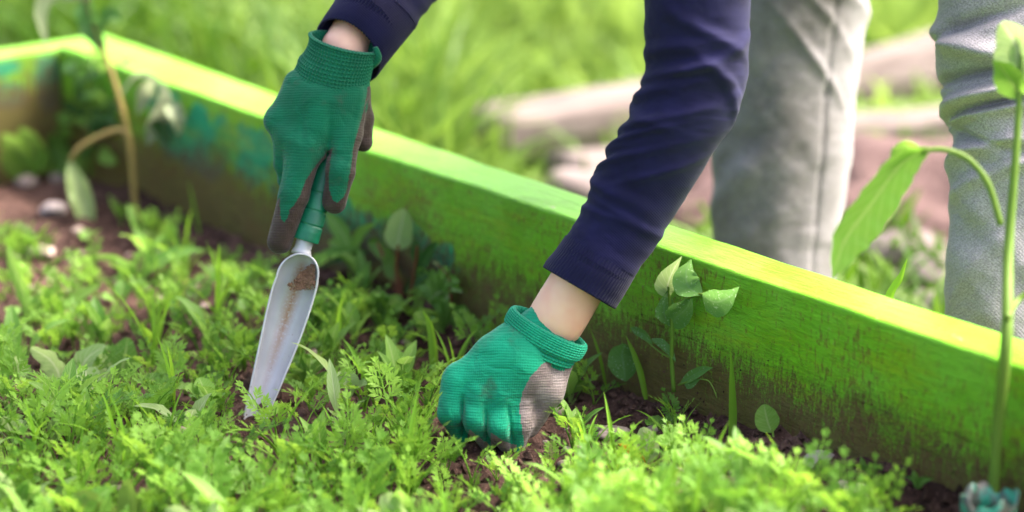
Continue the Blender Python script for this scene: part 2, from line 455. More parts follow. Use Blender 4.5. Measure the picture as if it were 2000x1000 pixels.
m, t, b, o = newmat('skin'); q = NT(t); g = q.obj()
q.l(q.mix(q.ramp(q.noise(g, 25, 3), .3, .7), (.86, .46, .32), (.90, .58, .42)), b.inputs['Base Color'])
b.inputs['Subsurface Weight'].default_value = .15; b.inputs['Subsurface Radius'].default_value = (.01, .004, .002); b.inputs['Roughness'].default_value = .5
q.bump(q.noise(g, 350, 3), .15, .0006, b); M['skin'] = m

m, t, b, o = newmat('grey_trowel'); q = NT(t); u3 = q.xyz(q.uv()); g = q.obj()
# uv: x across 0..1, y from mouth (0) to tip (1)
ce = q.math('SUBTRACT', u3[0], q.math('ADD', .60, q.math('MULTIPLY', u3[1], -.20)))
wd = q.math('ADD', .16, q.math('MULTIPLY', q.noise(g, 60, 4, .7), .16))
st = q.math('SUBTRACT', 1, q.math('DIVIDE', q.math('ABSOLUTE', ce), wd), clamp=True)
st = q.math('MULTIPLY', q.math('MULTIPLY', st, q.ramp(u3[1], .08, .2)), q.ramp(u3[1], .45, .9, 1, .25))
st = q.math('MULTIPLY', st, q.ramp(q.noise(g, 500, 3, .8), .28, .5))
spk = q.ramp(q.noise(g, 330, 2), .70, .74)
c = q.mix(q.ramp(q.noise(g, 25, 3), .3, .7), (.48, .485, .515), (.57, .57, .61)); c = q.mix(q.math('MULTIPLY', st, 1.0, clamp=True), c, (.36, .20, .11)); c = q.mix(q.math('MULTIPLY', spk, .6), c, (.25, .17, .12))
q.bump(q.noise(q.mapc(g, (300, 300, 40)), 1.0, 4, .8), .15, .0006, b)
q.l(c, b.inputs['Base Color']); b.inputs['Roughness'].default_value = .27; b.inputs['Metallic'].default_value = .1
M['trowel'] = m
m, t, b, o = newmat('green_handle'); q = NT(t); g = q.obj()
q.l(q.mix(q.ramp(q.noise(g, 40, 4), .4, .7), (.0015, .12, .06), (.003, .16, .08)), b.inputs['Base Color']); b.inputs['Roughness'].default_value = .42
q.bump(q.noise(g, 600, 3), .2, .0005, b); M['handle'] = m

def mat_stone(name, a, c2, scale=30):
    m, t, b, o = newmat(name); q = NT(t); g = q.obj(); n = q.noise(g, scale, 5, .65)
    c = q.mix(q.ramp(n, .3, .7), a, c2); c = q.mix(q.ramp(q.noise(g, scale * 8, 3), .62, .7, 0, .6), c, tuple(v * .4 for v in a))
    q.l(c, b.inputs['Base Color']); b.inputs['Roughness'].default_value = .85
    q.bump(n, .7, .003, b); return m
M['stone'] = mat_stone('grey_stone', (.24, .19, .18), (.38, .32, .31)); M['pale_stone'] = mat_stone('pale_stone', (.20, .15, .12), (.42, .33, .28), 60)
M['white_stone'] = mat_stone('whitish_stone', (.12, .09, .085), (.21, .175, .165), 12)
def mat_oldwood():
    m, t, b, o = newmat('weathered_wood'); q = NT(t); g = q.obj(); n = q.noise(q.mapc(g, (2, 25, 25)), 2, 6, .7, .5)
    q.l(q.mix(q.ramp(n, .3, .7), (.075, .055, .048), (.21, .17, .155)), b.inputs['Base Color']); b.inputs['Roughness'].default_value = .9
    q.bump(n, .8, .008, b); return m
M['oldwood'] = mat_oldwood()
m, t, b, o = newmat('teal_plastic'); q = NT(t); g = q.obj()
dn = q.ramp(q.noise(g, 60, 4, .7), .40, .52)
q.l(q.mix(dn, (.03, .26, .16), (.07, .075, .06)), b.inputs['Base Color']); b.inputs['Roughness'].default_value = .35
M['teal'] = m
m, t, b, o = newmat('shoe'); q = NT(t); g = q.obj()
q.l(q.mix(q.noise(g, 20, 3), (.10, .10, .11), (.2, .2, .2)), b.inputs['Base Color']); b.inputs['Roughness'].default_value = .6; M['shoe'] = m
m, t, b, o = newmat('hair'); q = NT(t); g = q.obj()
q.l(q.mix(q.noise(q.mapc(g, (200, 30, 30)), 3, 4), (.05, .025, .012), (.14, .08, .04)), b.inputs['Base Color']); b.inputs['Roughness'].default_value = .5; M['hair'] = m

# ------------------------------------------------------------------ the place
H = 0.155; GND = -0.12
A0 = Gz(115, 92, H); A1 = Gz(2000, 717, H)
dA = (A1 - A0); dA[2] = 0; dA /= np.linalg.norm(dA)          # along the long board, towards near right
nA = np.array([dA[1], -dA[0], 0.0])                           # towards the inside of the bed
if nA[1] > 0: nA = -nA
TH = 0.047

def bx(u): # distance along the long board at picture column u
    c = [(abs(proj(A0 + k * .01 * dA - np.array([0, 0, .07]))[0] - u), k * .01) for k in range(300)]; return min(c)[1]
M['board'] = mat_board('lime_painted_timber', [(bx(475), -.055, .11, .035), (bx(400), -.060, .06, .045), (bx(330), -.05, .05, .05), (bx(770), -.100, .11, .03), (bx(655), -.105, .06, .04)], (bx(350), bx(560), .04))
M['board_end'] = mat_board('lime_painted_timber_end', [(.180, -.016, .04, .011), (.175, -.056, .035, .016), (.108, -.045, .018, .040)], (8., 9., .17))
SS = (bx(300), bx(900), bx(1470), bx(1680), bx(1680) + .5)
def soil_z(x, y):
    x = np.asarray(x, float); y = np.asarray(y, float)
    sr = (x - A0[0]) * dA[0] + (y - A0[1]) * dA[1]; rise = np.interp(sr, SS, (-.014, 0, 0, .024, .022))
    z = rise + (fbm(x * 7, y * 7, 3, 3) - .5) * .035 + (fbm(x * 45, y * 45, 4, 9) - .5) * .022
    return z - .004

def Su(u, v):
    p = Gz(u, v, 0)
    for _ in range(4): p = Gz(u, v, float(soil_z(p[0], p[1])))
    return p

# bed soil: sheet in board coordinates, fine where the photo shows it
BL, BW = 3.4, 1.28
def sheet(s0, s1, t0, t1, step):
    s = np.arange(s0, s1 + step / 2, step); t_ = np.arange(t0, t1 + step / 2, step)
    S_, T_ = np.meshgrid(s, t_, indexing='ij'); p = A0 + S_[..., None] * dA + T_[..., None] * nA
    x = p[..., 0]; y = p[..., 1]; z = soil_z(x, y)
    z = z + .012 * np.exp(-(T_ / .035) ** 2)
    return np.stack([x, y, z], -1).reshape(-1, 3), gridfaces(len(s), len(t_), False)
v_, f_ = sheet(-.004, BL, -.004, BW, .0055)
o = build('bed_soil', v_, f_, M['soil']); o['kind'] = 'structure'

def ground_z(x, y): return GND + (fbm(x * 2, y * 2, 3, 21) - .5) * .05
xs = np.concatenate([-np.geomspace(200, 4, 22), np.linspace(-3.5, 3.5, 71), np.geomspace(4, 200, 22)])
ys = np.concatenate([-np.geomspace(60, 2, 14), np.linspace(-1.5, 7, 86), np.geomspace(7.5, 300, 22)])
X_, Y_ = np.meshgrid(xs, ys, indexing='ij')
v_ = np.stack([X_, Y_, ground_z(X_, Y_)], -1).reshape(-1, 3)
# lower it under the bed so that it never pokes through the soil
rel = v_ - A0; sA = rel @ dA; tA = rel @ nA
inside = (sA > -.0) & (sA < BL) & (tA > 0) & (tA < BW); v_[inside, 2] -= .06
o = build('ground', v_, gridfaces(len(xs), len(ys), False), M['ground']); o['kind'] = 'structure'

def board_mesh(L, h, th, seed, wedge=False):
    """plank along +x, top at z=0, inner face at y=0 going to y=-th; slightly uneven, eased edges"""
    n = int(L / .012); e = .0035
    prof = []
    for (cy, cz, a0) in ((-e, -e, 0), (-th + e, -e, 90), (-th + e, -h + e, 180), (-e, -h + e, 270)):
        for k in range(4):
            a = math.radians(a0 + k * 30); prof.append((cy + e * math.cos(a), cz + e * math.sin(a)))
    # subdivide long sides
    pr = []
    for i in range(len(prof)):
        a = np.array(prof[i]); b_ = np.array(prof[(i + 1) % len(prof)]); dd = np.linalg.norm(b_ - a); k = max(1, int(dd / .02))
        for j in range(k): pr.append(a + (b_ - a) * j / k)
    pr = np.array(pr); m_ = len(pr); x = np.linspace(0, L, n)
    V = np.zeros((n, m_, 3)); V[..., 0] = x[:, None]; V[..., 1] = pr[:, 0]; V[..., 2] = pr[:, 1]
    w = (fbm(x * 1.7, x * 0, 3, seed) - .5) * .006
    V[..., 2] += w[:, None]
    g = (fbm(V[..., 0] * 18, V[..., 2] * 30 + V[..., 1] * 30, 4, seed + 5) - .5) * .0022
    ce = pr.mean(0); dv = pr - ce; dv /= np.linalg.norm(dv, axis=1)[:, None]
    V[..., 1] += g * dv[:, 0]; V[..., 2] += g * dv[:, 1]
    if wedge: V[..., 1] *= (np.interp(x, [0, .5, 1.2, 2.4], [.088, .072, .056, .049]) / th)[:, None]
    Fc = gridfaces(n, m_); Fc.append(list(range(m_))[::-1]); Fc.append(list(range((n - 1) * m_, n * m_)))
    return V.reshape(-1, 3), Fc

bed = thing('raised_bed_frame', 'lime green painted timber frame around the planted garden bed', 'garden bed', (0, 0, 0))
def put_board(origin, dx, L, seed, inner, mt_='board'):
    V, Fc = board_mesh(L, H - GND + .02, TH, seed, seed == 31)
    me = raw_mesh('board', V, Fc, M[mt_]); o = bpy.data.objects.new('board', me); COL.objects.link(o); o.parent = bed
    X = Vector(dx); Y = Vector(inner); Z = Vector((0, 0, 1))
    mt = Matrix((X, Y, Z)).transposed().to_4x4(); mt.translation = Vector(origin); o.matrix_local = mt
    return o
bA = put_board(A0, dA, BL, 31, nA)
bA['label'] = 'long board running from the far corner to the near right, soil splashed along its foot'
# second board runs from the corner towards the near left; its object x starts at the corner
THC = .088
bB = put_board(A0 - nA * THC - dA * .001, nA, BW + THC, 47, dA, 'board_end')
bB['label'] = 'short end board at the far left with teal paint patches'
put_board(A0 + nA * BW, dA, BL, 53, -nA); put_board(A0 + dA * BL + nA * .003, nA, BW - .006, 59, -dA)

# ---------- background: two old timbers, soil heap, stones
def Gp(u, v): return Gz(u, v, GND)
def timber(name, p0, p1, hw, hh, z, label, seed):
    p0 = np.array(p0); p1 = np.array(p1); L = np.linalg.norm((p1 - p0)[:2]); dx = (p1 - p0) / np.linalg.norm(p1 - p0); dx[2] = 0; dx /= np.linalg.norm(dx)
    n = int(L / .03); m_ = 20; ph = np.linspace(0, 6.2832, m_, endpoint=False); x = np.linspace(0, L, n)
    c = np.sign(np.cos(ph)) * abs(np.cos(ph)) ** .6 * hw; s = np.sign(np.sin(ph)) * abs(np.sin(ph)) ** .6 * hh
    V = np.zeros((n, m_, 3)); V[..., 0] = x[:, None]; nz = 1 + (fbm(x[:, None] * 4 + 0 * ph, ph[None] * 1.2 + 0 * x[:, None], 4, seed) - .5) * .95
    V[..., 1] = c * nz; V[..., 2] = s * nz
    Fc = gridfaces(n, m_); Fc.append(list(range(m_))[::-1]); Fc.append(list(range((n - 1) * m_, n * m_)))
    o = bpy.data.objects.new(name, raw_mesh(name, V.reshape(-1, 3), Fc, M['oldwood'])); COL.objects.link(o)
    o.location = (p0[0], p0[1], z); o.rotation_euler = (0, 0, math.atan2(dx[1], dx[0])); tag(o, label, 'timber'); return o
timber('weathered_timber', Gp(940, 318), Gp(2050, 128), .05, .05, GND + .035, 'pale weathered timber lying in the grass, the one farther from the green bed', 3)
timber('weathered_timber', Gp(1090, 372), Gp(2100, 235), .05, .03, GND + .02, 'pale weathered timber lying behind the legs, the one nearer the green bed', 8)

def blob(c, r, seed, mat, name, parent=None, sub=16, rough=.35):
    n, m_ = sub, sub * 2
    th = np.linspace(.02, math.pi - .02, n); ph = np.linspace(0, 6.2832, m_, endpoint=False)
    T_, P_ = np.meshgrid(th, ph, indexing='ij')
    D = np.stack([np.sin(T_) * np.cos(P_), np.sin(T_) * np.sin(P_), np.cos(T_)], -1)
    k = 1 + (fbm(D[..., 0] * 1.6 + D[..., 2] * 1.1 + 9, D[..., 1] * 1.6 - D[..., 2] * .8 + 9, 4, seed) - .5) * rough * 2
    V = np.asarray(c) + D * k[..., None] * np.asarray(r)
    Fc = gridfaces(n, m_); Fc.append(list(range(m_))[::-1]); Fc.append(list(range((n - 1) * m_, n * m_)))
    return build(name, V.reshape(-1, 3), Fc, mat, parent)

c = Gp(1790, 470); o = blob((c[0] + .01, c[1] + .12, GND + .0), (.36, .22, .10), 12, M['mound'], 'soil_heap', sub=40, rough=.5); o['kind'] = 'stuff'
tag(o, 'heap of dry purple brown soil seen between the legs', 'soil')
for i, (u, v, r, lb) in enumerate([(1775, 505, .045, 'whitish stone at the foot of the soil heap, left of the two'),
                                   (1835, 560, .042, 'whitish stone right beside the right leg behind the board'),
                                   (1700, 470, .03, 'small whitish stone beside the left trouser leg'),
                                   (1150, 395, .06, 'broad pale stone in front of the nearer timber, beside the forearm'),
                                   (1375, 400, .04, 'pale stone showing between forearm and left trouser leg'),
                                   (1800, 610, .03, 'pinkish stone low behind the board between the legs')]):
    c = Gp(u, v); o = blob((c[0], c[1], GND + r * .3), (r * 1.3, r, r * .6), 60 + i, M['white_stone'], 'stone'); tag(o, lb, 'stone')

# ------------------------------------------------------------------ leaves
def leaf(path, hw, side=None, cup=.25, wav=0., nseg=10, seed=0, m_=5):
    """leaf blade along world path; hw = half widths; side = sideways vector(s)"""
    path = np.asarray(path, float); hw = np.asarray(hw, float); K = catmull(path, nseg)
    w = np.interp(np.linspace(0, 1, nseg), np.linspace(0, 1, len(hw)), hw) if len(hw) < 4 else np.maximum(catmull(hw[:, None].repeat(3, 1), nseg)[:, 0], 0)
    t = np.gradient(K, axis=0); t /= np.linalg.norm(t, axis=1)[:, None] + 1e-12
    s = np.asarray(side if side is not None else (1, 0, 0), float); s = np.broadcast_to(s, t.shape).copy()
    s -= t * np.sum(s * t, 1)[:, None]; s /= np.linalg.norm(s, axis=1)[:, None] + 1e-12
    nn = np.cross(t, s)
    a = np.linspace(-1, 1, m_); V = []
    for k in range(nseg):
        wv = wav * w[k] * np.sin(k * 2.1 + seed + a * 2) * abs(a)
        V.append(K[k] + np.outer(a * w[k], s[k]) + np.outer(cup * w[k] * (abs(a) ** 1.3) + wv, nn[k]))
    uv = np.stack(np.meshgrid(np.linspace(0, 1, nseg), a * .5 + .5, indexing='ij')[::-1], -1).reshape(-1, 2)
    return np.concatenate(V), gridfaces(nseg, m_, False), uv

OV = [0.02, .62, .95, 1.0, .9, .62, .28, .02]       # ovate profile
LA = [.12, .5, .85, 1.0, .95, .75, .45, .03]        # lance
RD = [.05, .8, 1.05, 1.1, 1.0, .85, .6, .2]         # round
GB = [.6, .9, 1, 1, .9, .7, .4, .02]                # blade

# ---- local prototypes
def carrot_leaf(seed):
    r = random.Random(seed); parts = []
    L = r.uniform(.045, .075); lean = r.uniform(.25, .85); pts = []
    n = 9; x = z = 0.; a = math.radians(r.uniform(78, 88))
    pts.append((0, 0, 0)); st = L / (n - 1)
    for k in range(1, n):
        a -= lean / (n - 1) * (1.0 + .8 * k / n); x += math.cos(a) * st; z += math.sin(a) * st; pts.append((x, r.uniform(-.0005, .0005), z))
    pts = np.array(pts); parts.append(tube(pts, np.linspace(.0011, .0005, n), m=4, n=n, caps=False)[:2])
    T = catmull(pts, 41); tg = np.gradient(T, axis=0); tg /= np.linalg.norm(tg, axis=1)[:, None]
    Y = np.array([0, 1., 0])
    def lobe(p, d, up, l, w):
        d = d / np.linalg.norm(d); s = np.cross(d, up); s /= np.linalg.norm(s) + 1e-9; u2 = np.cross(s, d)
        V = np.array([p - s * w * .25, p + s * w * .25, p + d * l * .55 + s * w + u2 * w * .3, p + d * l + s * .12 * w, p + d * l - s * .12 * w, p + d * l * .55 - s * w + u2 * w * .3])
        parts.append((V, [[0, 1, 2, 5], [5, 2, 3, 4]]))
    def pinna(p, d, up, l, lv):
        d = d / np.linalg.norm(d); s = np.cross(d, up); s /= np.linalg.norm(s) + 1e-9
        e = p + d * l * .6; parts.append((np.array([p - s * .00035, p + s * .00035, e + s * .0003, e - s * .0003]), [[0, 1, 2, 3]]))
        jit = lambda: np.array([r.uniform(-.15, .15) for _ in range(3)])
        lobe(e, d + up * .12 + jit(), up, l * .5, l * .07 + .0002)
        for f in ((.42, .75, .98) if lv else (.6, .95)):
            for sg in (-1, 1):
                ll = l * (.50 if f < .9 else .38) * r.uniform(.8, 1.15)
                lobe(p + d * l * .6 * f, d * .9 + s * sg * .8 + up * .15 + jit(), up, ll, ll * .125 + .0002)
    for f, ll in ((.46, .0160), (.62, .0155), (.76, .0130), (.88, .0095)):
        i = int(f * 40); up = np.cross(Y, tg[i]); up = up if up[2] > 0 else -up
        up = up / np.linalg.norm(up)
        for sg in (-1, 1):
            if r.random() < .06: continue
            pinna(T[i], tg[i] * .75 + Y * sg * r.uniform(.75, 1.0) + up * r.uniform(.0, .35), up, ll * L / .06 * r.uniform(.8, 1.15), f < .8)
    i = 40; up = np.cross(Y, tg[i]); up = up if up[2] > 0 else -up
    pinna(T[i], tg[i], up / np.linalg.norm(up), .010 * L / .06, True)
    V, Fc, _ = merge(parts); return V, Fc

def rosette_leaf(seed, L, Wd, prof, lean, pet=.35, mat='weed', cup=.3, wav=.12):
    """petiole + blade growing towards +x"""
    r = random.Random(seed); a = math.radians(r.uniform(70, 85)); x = z = 0.; pts = [(0, 0, 0)]; n = 10
    for k in range(1, n):
        a -= lean / (n - 1) * (.5 + 1.2 * k / n); x += math.cos(a) * L / n; z += math.sin(a) * L / n; pts.append((x, 0, z))
    pts = np.array(pts); k = max(1, int(pet * n)); parts = []
    st = tube(pts[:k + 1], np.linspace(.0011, .0008, k + 1), m=4, n=k + 2, caps=False)
    lf = leaf(pts[k:], np.array(prof) * Wd, (0, 1, 0), cup=cup, wav=wav, nseg=9, seed=seed)
    st = (st[0], st[1], np.column_stack([np.full(len(st[0]), .5), np.zeros(len(st[0]))]))
    return merge([st, lf])

CARROT = [carrot_leaf(s) for s in range(14)]
CARROT_ME = [raw_mesh('carrot_leaf', v, f, M['carrot'], smooth=False) for v, f in CARROT]
WEEDS = {
    'round': [rosette_leaf(i, random.uniform(.032, .05), random.uniform(.0075, .0115), RD, random.uniform(.5, 1.5), .5) for i in range(6)],
    'lance': [rosette_leaf(20 + i, random.uniform(.05, .09), random.uniform(.006, .009), LA, random.uniform(.3, 1.2), .2) for i in range(6)],
    'blade': [rosette_leaf(60 + i, random.uniform(.05, .10), random.uniform(.0013, .0026), GB, random.uniform(.2, 1.1), .1, cup=.5, wav=0) for i in range(6)],
}
WEEDS_ME = {k: [raw_mesh(k + '_leaf', v, f, M['weed' if k != 'blade' else 'blade'], uv=u) for v, f, u in L] for k, L in WEEDS.items()}
WEEDS_PALE = [raw_mesh('pale_leaf', v, f, M['weed_pale'], uv=u) for v, f, u in WEEDS['round'] + WEEDS['lance']]

def inst(parent, me, rz, sc, tilt=0., name='leaf'):
    o = bpy.data.objects.new(name, me); COL.objects.link(o); o.parent = parent
    o.rotation_euler = (random.uniform(-.15, .15), tilt, rz); o.scale = (sc, sc, sc); return o

def region(u, v):
    if v > 905:
        return 'left' if u < 560 else 'middle' if u < 1150 else 'right'
    if u < 480: return 'backleft' if v < 690 else 'midleft'
    if u < 860: return 'between'
    if u < 1260: return 'hand'
    return 'board'
LANDM = [(500, 800, 'trowel tip'), (620, 640, 'trowel blade'), (940, 880, 'lower glove'), (1120, 760, 'lower wrist'), (1316, 765, 'pea plant'), (1430, 880, 'upright grass blade'), (1645, 890, 'grey stone'),
         (1255, 890, 'orange leaf'), (1196, 845, 'flat cream stone'), (1512, 860, 'round stalked leaf'), (240, 740, 'large oval leaf'), (120, 765, 'scalloped pale leaves'), (40, 740, 'blotched leaf at the left edge'),
         (70, 620, 'dandelion'), (270, 550, 'spreading weed'), (790, 580, 'red stemmed chard'), (870, 620, 'wood chip'), (268, 450, 'wilted plant'), (1926, 1030, 'teal collar'), (846, 740, 'curved grass blade'),
         (250, 1000, 'reddish leaf clump'), (130, 1060, 'bottom left leaf clump'), (800, 1020, 'pale leaf clump at the bottom'), (1490, 1020, 'broad pale leaf at the bottom'), (420, 1060, 'pale clump below the trowel')]
def where(u, v):
    b = min(LANDM, key=lambda m: (m[0] - u) ** 2 + (1.6 * (m[1] - v)) ** 2); du, dv = u - b[0], (v - b[1]) * 1.6
    if abs(du) + abs(dv) < 45: rel_ = 'right beside the '
    elif abs(du) > abs(dv): rel_ = 'to the left of the ' if du < 0 else 'to the right of the '
    else: rel_ = 'behind the ' if dv < 0 else 'in front of the '
    return rel_ + b[2]
WHERE = {'left': 'in the blurred left foreground of the bed', 'middle': 'in the blurred middle foreground below the gloves', 'right': 'in the blurred right foreground of the bed',
         'backleft': 'in the back left of the bed beyond the broad pale leaves', 'midleft': 'left of the trowel blade among broad leaves', 'between': 'between the trowel and the lower glove',
         'hand': 'on the dark soil beside the lower glove', 'board': 'near the foot of the long green board'}

def dens(u, v, tb):
    """how thickly the photograph shows seedlings at a soil point"""
    if tb < .03: return 0.
    if v < 415: return 0.0
    d = 1.0 if v > 800 else .75
    if v < 470 and u < 480: d = .05
    elif u < 460 and v < 640: d = .10
    elif v < 600: d = .30
    elif v < 700: d = .5
    if u < 330 and 660 < v < 800: d = .3
    if 820 < u < 1010 and v < 700: d = .12
    if 840 < u < 1075 and 780 < v < 905: d = 0.
    if 1060 < u < 1400 and v < 900: d = .55
    if u > 1380 and v < 905: d = .45
    if u > 1540: d = .30 if (v > 990 and u < 1720) else .03
    if u > 1380 and v < 850: d = .2
    if u > 1640: d *= .6
    if 440 < u < 590 and 770 < v < 885: d = 0
    if 420 < u < 580 and 885 <= v < 965: d *= .3
    if 840 < u < 1090 and 780 < v < 925: d = 0.
    if any(abs(u - a) < 48 and 0 < v - b < 105 for a, b in ((1255, 880), (1645, 890), (1196, 840), (1512, 860), (1430, 860))): d *= .12
    if any((u - a) ** 2 + (v - b) ** 2 < 38 ** 2 for a, b, _ in LANDM if b < 900): d *= .12
    if tb < .08: d *= .5
    return d

pts = []
tries = 0
while len(pts) < 430 and tries < 60000:
    tries += 1
    u = random.uniform(-120, 2060); v = random.uniform(400, 1260)
    p = Su(u, v); tb = (p - A0) @ nA
    if random.random() > dens(u, v, tb) * (.55 + .45 * p[1] / 2.2): continue
    if (p - A0) @ dA < .02: continue
    mind = .021
    if any((p[0] - q[0]) ** 2 + (p[1] - q[1]) ** 2 < mind * mind for q, _, _ in pts): continue
    pts.append((p, u, v))
for _ in range(420):
    p = A0 + random.uniform(.25, 2.7) * dA + random.uniform(.06, 1.1) * nA; u, v, _d = proj(p)
    if not (-120 < u < 2060 and 380 < v < 1270): pts.append((np.array([p[0], p[1], float(soil_z(p[0], p[1]))]), u, v))
SEEDL = sorted(pts, key=lambda a: (0 if (-30 < a[1] < 2030 and 470 < a[2] < 1075) else 1, abs(a[2] - 800)))
nthings = 0; restV = []
for p, u, v in SEEDL:
    nl = random.choice((2, 3, 4, 4)); rz = random.uniform(0, 6.28); sc0 = random.uniform(.5, 1.08) * (.85 if 820 < u < 1080 and v > 900 else .85 if (u > 1080 and 780 < v < 990) else 1.25 if v > 880 else 1)
    if nthings < 290:
        rg = where(u, v)
        t_ = thing('carrot_seedling', ('tall ' if sc0 > .83 else 'short ' if sc0 < .66 else 'feathery ') + 'carrot seedling ' + rg, 'carrot seedling', p, ('tall ' if sc0 > .83 else 'short ' if sc0 < .66 else 'feathery ') + 'carrot seedlings ' + rg); nthings += 1
        for k in range(nl): inst(t_, random.choice(CARROT_ME), rz + k * 6.283 / nl + random.uniform(-.4, .4), sc0 * random.uniform(.7, 1.1), random.uniform(-.2, .25))
    else:
        for k in range(nl):
            V, Fc = random.choice(CARROT); a = rz + k * 6.283 / nl + random.uniform(-.4, .4); s = sc0 * random.uniform(.7, 1.1)
            ti = random.uniform(-.2, .25); Rm = np.array(Matrix.Rotation(a, 3, 'Z') @ Matrix.Rotation(ti, 3, 'Y'))
            restV.append((V @ Rm.T * s + p, Fc, None))
if restV:
    V, Fc, _ = merge(restV)
    o = build('carrot_foliage', V, Fc, M['carrot'], smooth=False); tag(o, 'carpet of feathery carrot leaves filling the rest of the bed', 'carrot foliage', kind='stuff')

# scattered small weeds
CATW = {'round': ('round_leaf_weed', 'small weed with rounded leaves '), 'lance': ('narrow_leaf_weed', 'weed with long narrow leaves '), 'blade': ('grass_tuft', 'thin tuft of grass blades ')}
wp = []
while len(wp) < 165:
    u = random.uniform(-80, 2040); v = random.uniform(430, 1150); p = Su(u, v); tb = (p - A0) @ nA
    if tb < .02 or (p - A0) @ dA < .03 or random.random() > max(dens(u, v, tb), .04) or (430 < u < 640 and 740 < v < 930) or (800 < u < 1110 and 770 < v < 1110): continue
    if any((p[0] - q[0]) ** 2 + (p[1] - q[1]) ** 2 < .03 ** 2 for q in wp): continue
    wp.append(p)
    k = random.choices(('round', 'lance', 'blade'), (5, 2.5, 3))[0]; nm, lb = CATW[k]; w_ = where(u, v)
    t_ = thing(nm, lb + w_, 'grass' if k == 'blade' else 'weed', p, lb.strip() + 's ' + w_); nl = random.randint(3, 6); rz = random.uniform(0, 6.28); s0 = random.uniform(.65, 1.25)
    pool = WEEDS_PALE if (k != 'blade' and random.random() < .12) else WEEDS_ME[k]
    for j in range(nl): inst(t_, random.choice(pool), rz + j * 6.283 / nl + random.uniform(-.5, .5), s0 * random.uniform(.7, 1.1), random.uniform(-.3, .3))

# ---- hand placed plants (positions in the bed; shapes follow the photo)
def px(pts, d, margin=.016):
    out = []
    for a in pts:
        dd = d + (a[2] if len(a) > 2 else 0) * d / FPX; p = P(a[0], a[1], dd)
        for pl in (nA, dA):                                  # never through the boards: stand in front of them
            tb = (p - A0) @ pl
            if tb < margin and p[2] < H + .03 and d < DCL:
                k = (p - CAM) / dd; dd = dd - (margin - tb) / abs(k @ pl); p = CAM + k * dd
        out.append(p)
    return np.array(out)
DCL = 9.
def lf(parent, pts, hw, d, mat, tilt=0., prof=None, cup=.25, wav=.1, name='leaf', nseg=12, label=None):
    """leaf whose midrib passes the given points; hw in px; tilt turns the blade out of the picture plane"""
    K = px(pts, d); n = len(K); pr = np.array(prof or OV)
    t = K[-1] - K[0]; t /= np.linalg.norm(t); s = np.cross(t, FV); s /= np.linalg.norm(s)
    s = s * math.cos(tilt) + FV * math.sin(tilt)
    V, Fc, uv = leaf(K, pr * hw * d / FPX, s, cup=cup, wav=wav, nseg=nseg, seed=len(pts), m_=7)
    o = build(name, V, Fc, mat, parent, uv=uv)
    if label: o['label'] = label
    return o
def stem(parent, pts, r, d, mat, name='stem', m_=8):
    K = px(pts, d); rr = np.asarray(r, float) * d / FPX
    V, Fc, uv = tube(K, rr if rr.ndim else float(rr), m=m_, n=len(pts) * 5); return build(name, V, Fc, mat, parent, uv=uv)
def plant(name, label, cat, u, v, group=None):
    p = Su(u, v)
    for pl in (nA, dA):
        tb = (p - A0) @ pl
        if tb < .02: p = p + pl * (.02 - tb)
    return thing(name, label, cat, p, group), float(proj(p)[2])

# wilted seedling, far left
t_, d = plant('wilted_plant', 'tall wilted seedling with drooping leaves on a tan stem, far left', 'plant', 268, 440)
stem(t_, [(268, 440), (262, 380), (255, 290), (232, 190), (205, 105), (185, 55), (160, -30)], [5.5, 6, 7, 6, 5, 3, 2.5], d, M['stem_tan'])
stem(t_, [(255, 270), (235, 255), (195, 266), (155, 290), (135, 315)], [7, 7, 6, 6, 4], d, M['stem_tan'], 'side_stem')
for pts, hw, mt in (([(135, 312), (150, 360), (168, 420), (172, 465)], 22, 'weed_pale'), ([(232, 190), (265, 150), (300, 150), (318, 180)], 6, 'wilt'),
                    ([(300, 150), (285, 180), (268, 225)], 16, 'wilt'), ([(318, 160), (322, 210), (300, 250), (288, 285)], 20, 'wilt'), ([(322, 200), (345, 225), (350, 265)], 16, 'wilt'),
                    ([(300, 200), (310, 240), (335, 285)], 18, 'dark_leaf'), ([(205, 105), (185, 60), (170, 20), (180, -20)], 24, 'dark_leaf'), ([(190, 60), (215, 30), (235, 45)], 16, 'dark_leaf'),
                    ([(160, 0), (110, -20), (80, 20), (92, 95)], 16, 'wilt'), ([(180, 10), (160, -10), (100, 0)], 10, 'wilt'), ([(235, 130), (250, 120), (262, 128)], 5, 'wilt')):
    lf(t_, pts, hw * 1.0, d, M[mt], .2, LA, cup=.6, wav=.5)

t_, d = plant('leafy_weed', 'leafy dark green weed in the far corner of the bed', 'weed', 175, 345); 
for i in range(26):
    u0 = 175 + random.uniform(-35, 35); v0 = random.uniform(120, 320); a = random.uniform(-2.6, .6)
    lf(t_, [(u0, v0), (u0 + 18 * math.cos(a), v0 + 14 * math.sin(a)), (u0 + 40 * math.cos(a), v0 + 30 * math.sin(a) + 6)], random.uniform(10, 17), d, M['dark_leaf' if random.random() < .7 else 'weed'], random.uniform(-.6, .9), RD, nseg=8)
stem(t_, [(175, 345), (178, 260), (170, 120)], [4, 4, 2], d, M['stem'])
t_, d = plant('broad_leaf_seedling', 'bright round-leaved seedling at the left edge by the end board', 'seedling', 60, 345)
for pts, hw in (([(60, 345), (45, 310), (20, 275), (5, 262)], 22), ([(60, 345), (70, 300), (55, 265), (40, 250)], 24), ([(62, 340), (85, 310), (78, 280)], 20), ([(60, 345), (30, 330), (0, 300)], 16)):
    lf(t_, pts, hw, d, M['weed'], .3, RD)
t_, d = plant('broad_leaf_seedling', 'bright seedling beside the wilted plant, under its bent side stem', 'seedling', 140, 350)
